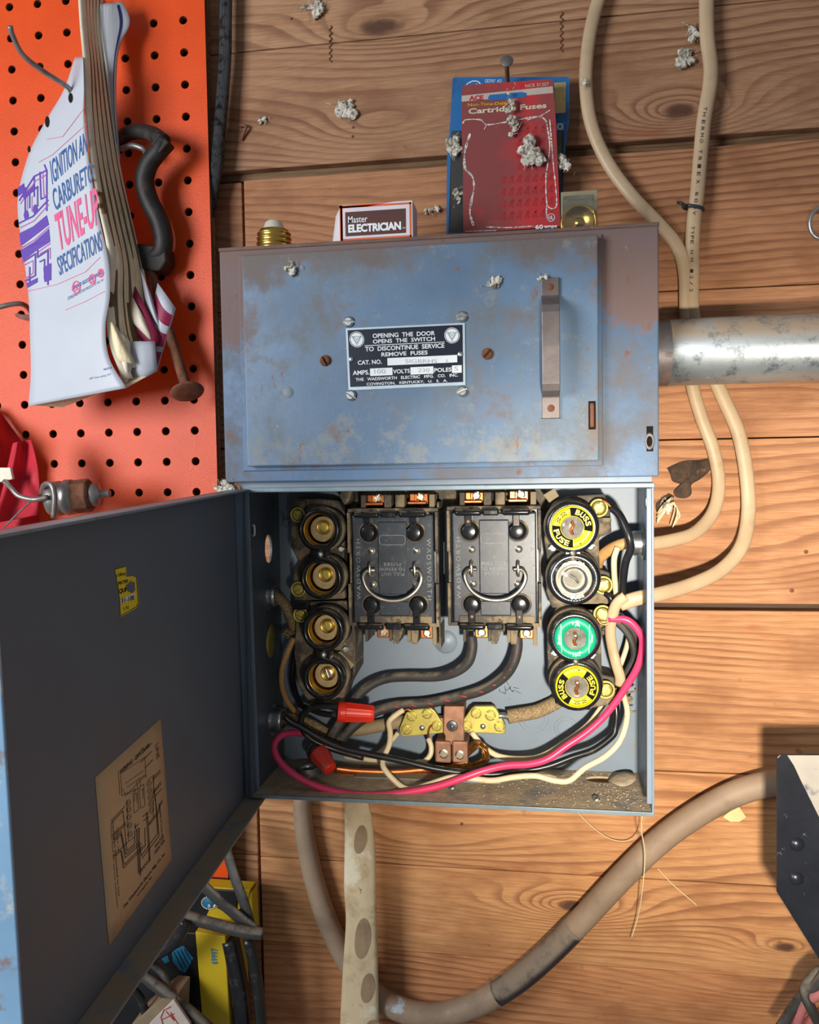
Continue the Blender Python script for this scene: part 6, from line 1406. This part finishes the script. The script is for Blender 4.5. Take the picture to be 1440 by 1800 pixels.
g = G(); g.tube(PP([(214,262,-34),(232,256,-38),(252,262,-38),(258,272,-34)], 0), 2.4, 10); obj('lock_wire', g, M['steelhook'], t)

# ------------------------------------------------------------------ red cloth bag, coupling and wires above the door
M['redcloth'] = mat('faded_red_cloth', rgb(186,34,50), .8, var=.14, vs=26, layers=[dict(c=rgb(196,110,100), s=16, lo=.5, hi=.66, a=.7)], bump=.5, bs=600)
def cloth(pts_fn, name, label):
    g = G(); g.slab(pts_fn, 22, 26, 1.5); return tag(obj(name, g, M['redcloth'], sub=1), label, 'bag')
def bagf(u, v):
    L0 = [(-60,700),(-60,780),(-60,860),(-60,960)]; R0 = [(-2,722),(48,790),(66,850),(70,960)]
    k = v*3; j = min(int(k), 2); q = k-j
    a = Vector(L0[j]).lerp(Vector(L0[j+1]), q); b = Vector(R0[j]).lerp(Vector(R0[j+1]), q); p = a.lerp(b, u)
    return P(p.x, p.y, -24-30*math.sin(min(1, (1-u)*1.6+.06)*1.57)*math.sin(min(1, v*3+.1)*1.57)-5*math.sin(u*11+v*7)-3*math.sin(v*15-u*5))
cloth(bagf, 'cloth_bag', 'faded red cloth bag bulging at the left edge above the open door')
def bag2(u, v):
    p = Vector((22, 778)).lerp(Vector((54, 772)), u).lerp(Vector((-10, 920)).lerp(Vector((66, 906)), u), v); p.x += 8*math.sin(v*3.1)*u
    return P(p.x, p.y, -66-6*math.sin(u*6.5+v*2)-8*math.sin(v*3.1))
cloth(bag2, 'cloth_flap', 'dusty pink fold of red cloth lying over the bag by the left edge')
g = G(); g.prism([(q.x, q.z) for q in PP([(-4,822),(22,822),(26,842),(2,848)], -84)], -87, -84); tag(obj('cloth_tag', g, M['palepage'], bevel=.4), 'small pale cloth tag on the red bag at the left edge', 'tag')
t = thing('hose_coupling', 'grey and rust red threaded metal coupling lying above the door edge', 'pipe coupling', tuple(P(140,900,-70)))
a = P(84,878,-78); b = P(206,866,-70); ax = (b-a); 
g = G(); g.lathe(a, [(0,0),(9,0),(12.5,1.5),(13.4,5),(13.4,11),(12.2,12),(12.6,13),(14,15),(13.6,20),(11.5,22)], ax, 32); obj('grey_collar', g, M['steelhook'], t)
g = G(); g.lathe(a+ax.normalized()*21, [(12.4,0),(13.2,1.5),(13.2,12),(11,14),(0,14)], ax, 8, sm=False); obj('hex_nut', g, M['rust'], t, bevel=.6)
g = G(); g.lathe(a+ax.normalized()*35, [(9,0),(9,5),(3.2,6),(3.0,13),(2.2,14),(0,14)], ax, 20); obj('stem', g, M['steelhook'], t)
wire('wire_hook', 'bent steel wire hooked into the coupling above the open door', [(8,846,-88),(20,858,-92),(34,872,-94),(60,878,-94),(84,874,-92)], 2.0, M['steelhook'], 'hook')
wire('wire_ring', 'thin steel ring standing around the grey coupling', [(72,868,-80),(78,852,-92),(90,852,-96),(96,872,-96),(94,910,-94)], 2.0, M['steelhook'], 'ring')
wire('wire_strand', 'thin wire running diagonally up to the coupling ring', [(8,926,-80),(34,900,-86),(62,874,-92)], .7, M['steelhook'], 'wire')

# ------------------------------------------------------------------ dark clutter below the door
def panel(name, label, cat, pts, y, th, m, par=None, bevel=.8):
    g = G(); g.prism([(q.x, q.z) for q in PP(pts, y)], y, y+th); o = obj(name, g, m, par, bevel=bevel)
    return tag(o, label, cat) if par is None else o
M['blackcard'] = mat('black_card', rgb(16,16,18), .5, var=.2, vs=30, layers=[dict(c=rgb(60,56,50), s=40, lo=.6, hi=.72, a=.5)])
M['cyan'] = mat('cyan_print', rgb(28,104,136), .6, var=.1, vs=60); M['card'] = mat('dusty_cardboard', rgb(128,110,86), .85, var=.1, vs=40)
t = thing('battery_carton', 'tall black and yellow carton standing below the open door, lettered on its yellow side', 'carton', tuple(P(340,1900,-60)))
panel('black_side', '', '', [(262,1636),(344,1640),(362,1960),(200,1960),(190,1700)], -60, 45, M['blackcard'], t)
o = panel('yellow_side', '', '', [(343,1638),(396,1646),(412,1960),(368,1960)], -62, 45, M['yellowdull'], t)
g = G(); g.text('69997', 0, 0, 1, 1, lambda u, v: P(371+v*12, 1695-u*28+v*0, -62.3), bold=.02); obj('carton_number', g, M['cyan'], o)
g = G(); cf_ = lambda a, b: P(a, b, -60.4)
g.poly([(302,1672),(322,1662),(340,1684),(326,1710),(314,1704),(304,1690)], cf_); g.poly([(284,1672),(292,1672),(298,1690),(290,1694),(284,1686)], cf_)
for k in range(3): pass
obj('blue_artwork', g, M['cyan'], t)
g = G()
for k in range(4): g.line([(306+k*6,1674-k*2),(322+k*5,1706-k*5)], 1.2, lambda a, b: P(a, b, -60.6))
obj('artwork_lines', g, M['black'], t)
t = thing('tool_carton', 'black and yellow carton behind the struts, with a round green emblem', 'carton', tuple(P(400,1640,-40)))
panel('black_front', '', '', [(332,1560),(420,1566),(412,1640),(320,1640)], -38, 20, M['blackcard'], t)
panel('yellow_band', '', '', [(362,1612),(372,1590),(408,1612),(404,1622)], -38.6, 1, M['yellowdull'], t, bevel=0)
panel('yellow_top', '', '', [(352,1558),(440,1564),(436,1584),(420,1600),(352,1578)], -37, 14, M['yellowdull'], t)
panel('yellow_end', '', '', [(432,1582),(443,1566),(446,1650),(436,1648)], -36, 14, M['yellowdull'], t)
g = G(); c = P(368,1587,-39); g.lathe((c.x, -38.7, c.z), [(0,.6),(5.6,.5),(5.7,0)], n=28); em = obj('round_emblem', g, M['green'] if 0 else M['cyan'], t)
g = G(); ef = lambda a, b: P(a, b, -39.5); g.poly([(374,1594),(381,1583),(383,1594)], ef); g.text('5', 365, 1590, 370, 1595, ef, bold=.02); g.line([(368+13.5*math.cos(k*.3), 1587+11*math.sin(k*.3)) for k in range(21)], 1.6, ef, closed=True); obj('emblem_lettering', g, M['palepage'], em)
wire('cord', 'thick dusty black cord lying across the cartons below the door', [(300,1602,-84),(330,1612,-82),(380,1626,-78),(430,1638,-74),(462,1642,-70)], 4.6, M['greywire'], 'cord')
wire('cord', 'dusty grey strap slanting down right to the end of the thick cord', [(352,1552,-66),(380,1578,-66),(410,1604,-66),(452,1638,-66)], 4.8, M['greywire'], 'cord', flat=.5)
wire('cord', 'black strap running down past the orange pegboard corner', [(386,1440,-44),(398,1490,-50),(412,1540,-56),(430,1590,-60),(444,1640,-60)], 4.4, M['greywire'], 'cord', flat=.5)
wire('rubber_hose', 'black hose hanging down beside the yellow side of the tall carton', [(436,1650,-66),(448,1700,-64),(456,1760,-62),(462,1830,-60)], 4.6, M['blackwire'], 'hose')
wire('rubber_hose', 'wide black hose between the yellow carton and the outer hose', [(404,1650,-56),(414,1700,-56),(424,1760,-56),(430,1840,-56)], 7.5, M['blackwire'], 'hose')
panel('yellow_strip', 'thin yellow strip between the black hoses at the bottom', 'strip', [(444,1690),(450,1720),(458,1830),(448,1830)], -46, 2, M['yellowdull'])
wire('rubber_hose', 'black hose curling away from the left end of the thick cord', [(326,1618,-88),(318,1640,-88),(298,1664,-88),(262,1684,-88),(230,1700,-84)], 4.6, M['blackwire'], 'hose')
wire('rubber_hose', 'dusty black hose crossing in front of the tall carton toward the bottom', [(236,1700,-92),(266,1726,-92),(300,1752,-92),(340,1784,-92),(392,1830,-90)], 4.4, M['greywire'], 'hose')
wire('rubber_hose', 'thin black hose dropping beside the blue artwork', [(262,1690,-84),(284,1712,-84),(296,1740,-86),(308,1760,-88)], 3.6, M['greywire'], 'hose')
wire('rubber_hose', 'black loop of hose at the very bottom below the door lip', [(180,1800,-96),(200,1750,-96),(228,1738,-96),(250,1760,-94),(256,1800,-92),(252,1850,-90)], 3.0, M['blackwire'], 'hose')
t = thing('cardboard_box', 'small cardboard box with red handwriting at the bottom below the door', 'box', tuple(P(290,1850,-100)))
panel('brown_side', '', '', [(232,1800),(284,1756),(306,1758),(300,1900),(200,1900)], -98, 30, M['card'], t)
o = panel('white_side', '', '', [(262,1800),(305,1757),(334,1800),(336,1900),(250,1900)], -101, 3, mat('grubby_white_card', rgb(176,164,152), .8, var=.08, vs=60), t)
g = G(); rf = lambda a, b: P(a, b, -101.3); g.line([(300,1770),(288,1776),(283,1788),(286,1800),(294,1804)], 1.6, rf); g.line([(292,1778),(306,1794),(300,1780),(314,1802)], 1.4, rf); g.line([(286,1792),(306,1782)], 1.4, rf); obj('red_scribble', g, mat('red_ink', rgb(150,40,36), .6), o)
panel('dark_backdrop', 'dark crate added to stand for the shade under the open door', 'backdrop', [(-40,1600),(330,1560),(340,1640),(262,1660),(230,1960),(-60,1960)], -30, 24, M['blackcard'])  # black panel added as dark background, standing for shade behind the clutter

# ------------------------------------------------------------------ group names for repeats
GR = {'plug_fuse': 'plug fuses in the right hand sockets', 'insect_cocoon': 'pale insect cocoons and lint stuck around the wall', 'pull_out_fuse_holder': 'black pull-out fuse holders in the box',
      'wire_nut': 'red wire nuts', 'cable_clamp': 'round steel cable clamps of the box', 'neutral_wire': 'cream neutral wires in the box', 'branch_wire': 'black branch wires in the box', 'power_wire': 'thick black wires from the pull-out holder',
      'peg_hook': 'steel peg hooks on the pegboard', 'house_cable': 'flat cream cables on the right', 'twisted_wire': 'twisted wires in the bottom right corner', 'loose_thread': 'pale loose threads below the box', 'rubber_hose': 'black hoses below the door', 'cord': 'dusty cords below the door'}
for o in list(bpy.data.objects):
    b_ = o.name.split('.')[0]
    if o.parent is None and b_ in GR and 'label' in o: o['group'] = GR[b_]
for o in bpy.data.objects:
    if '_o' in o: del o['_o']
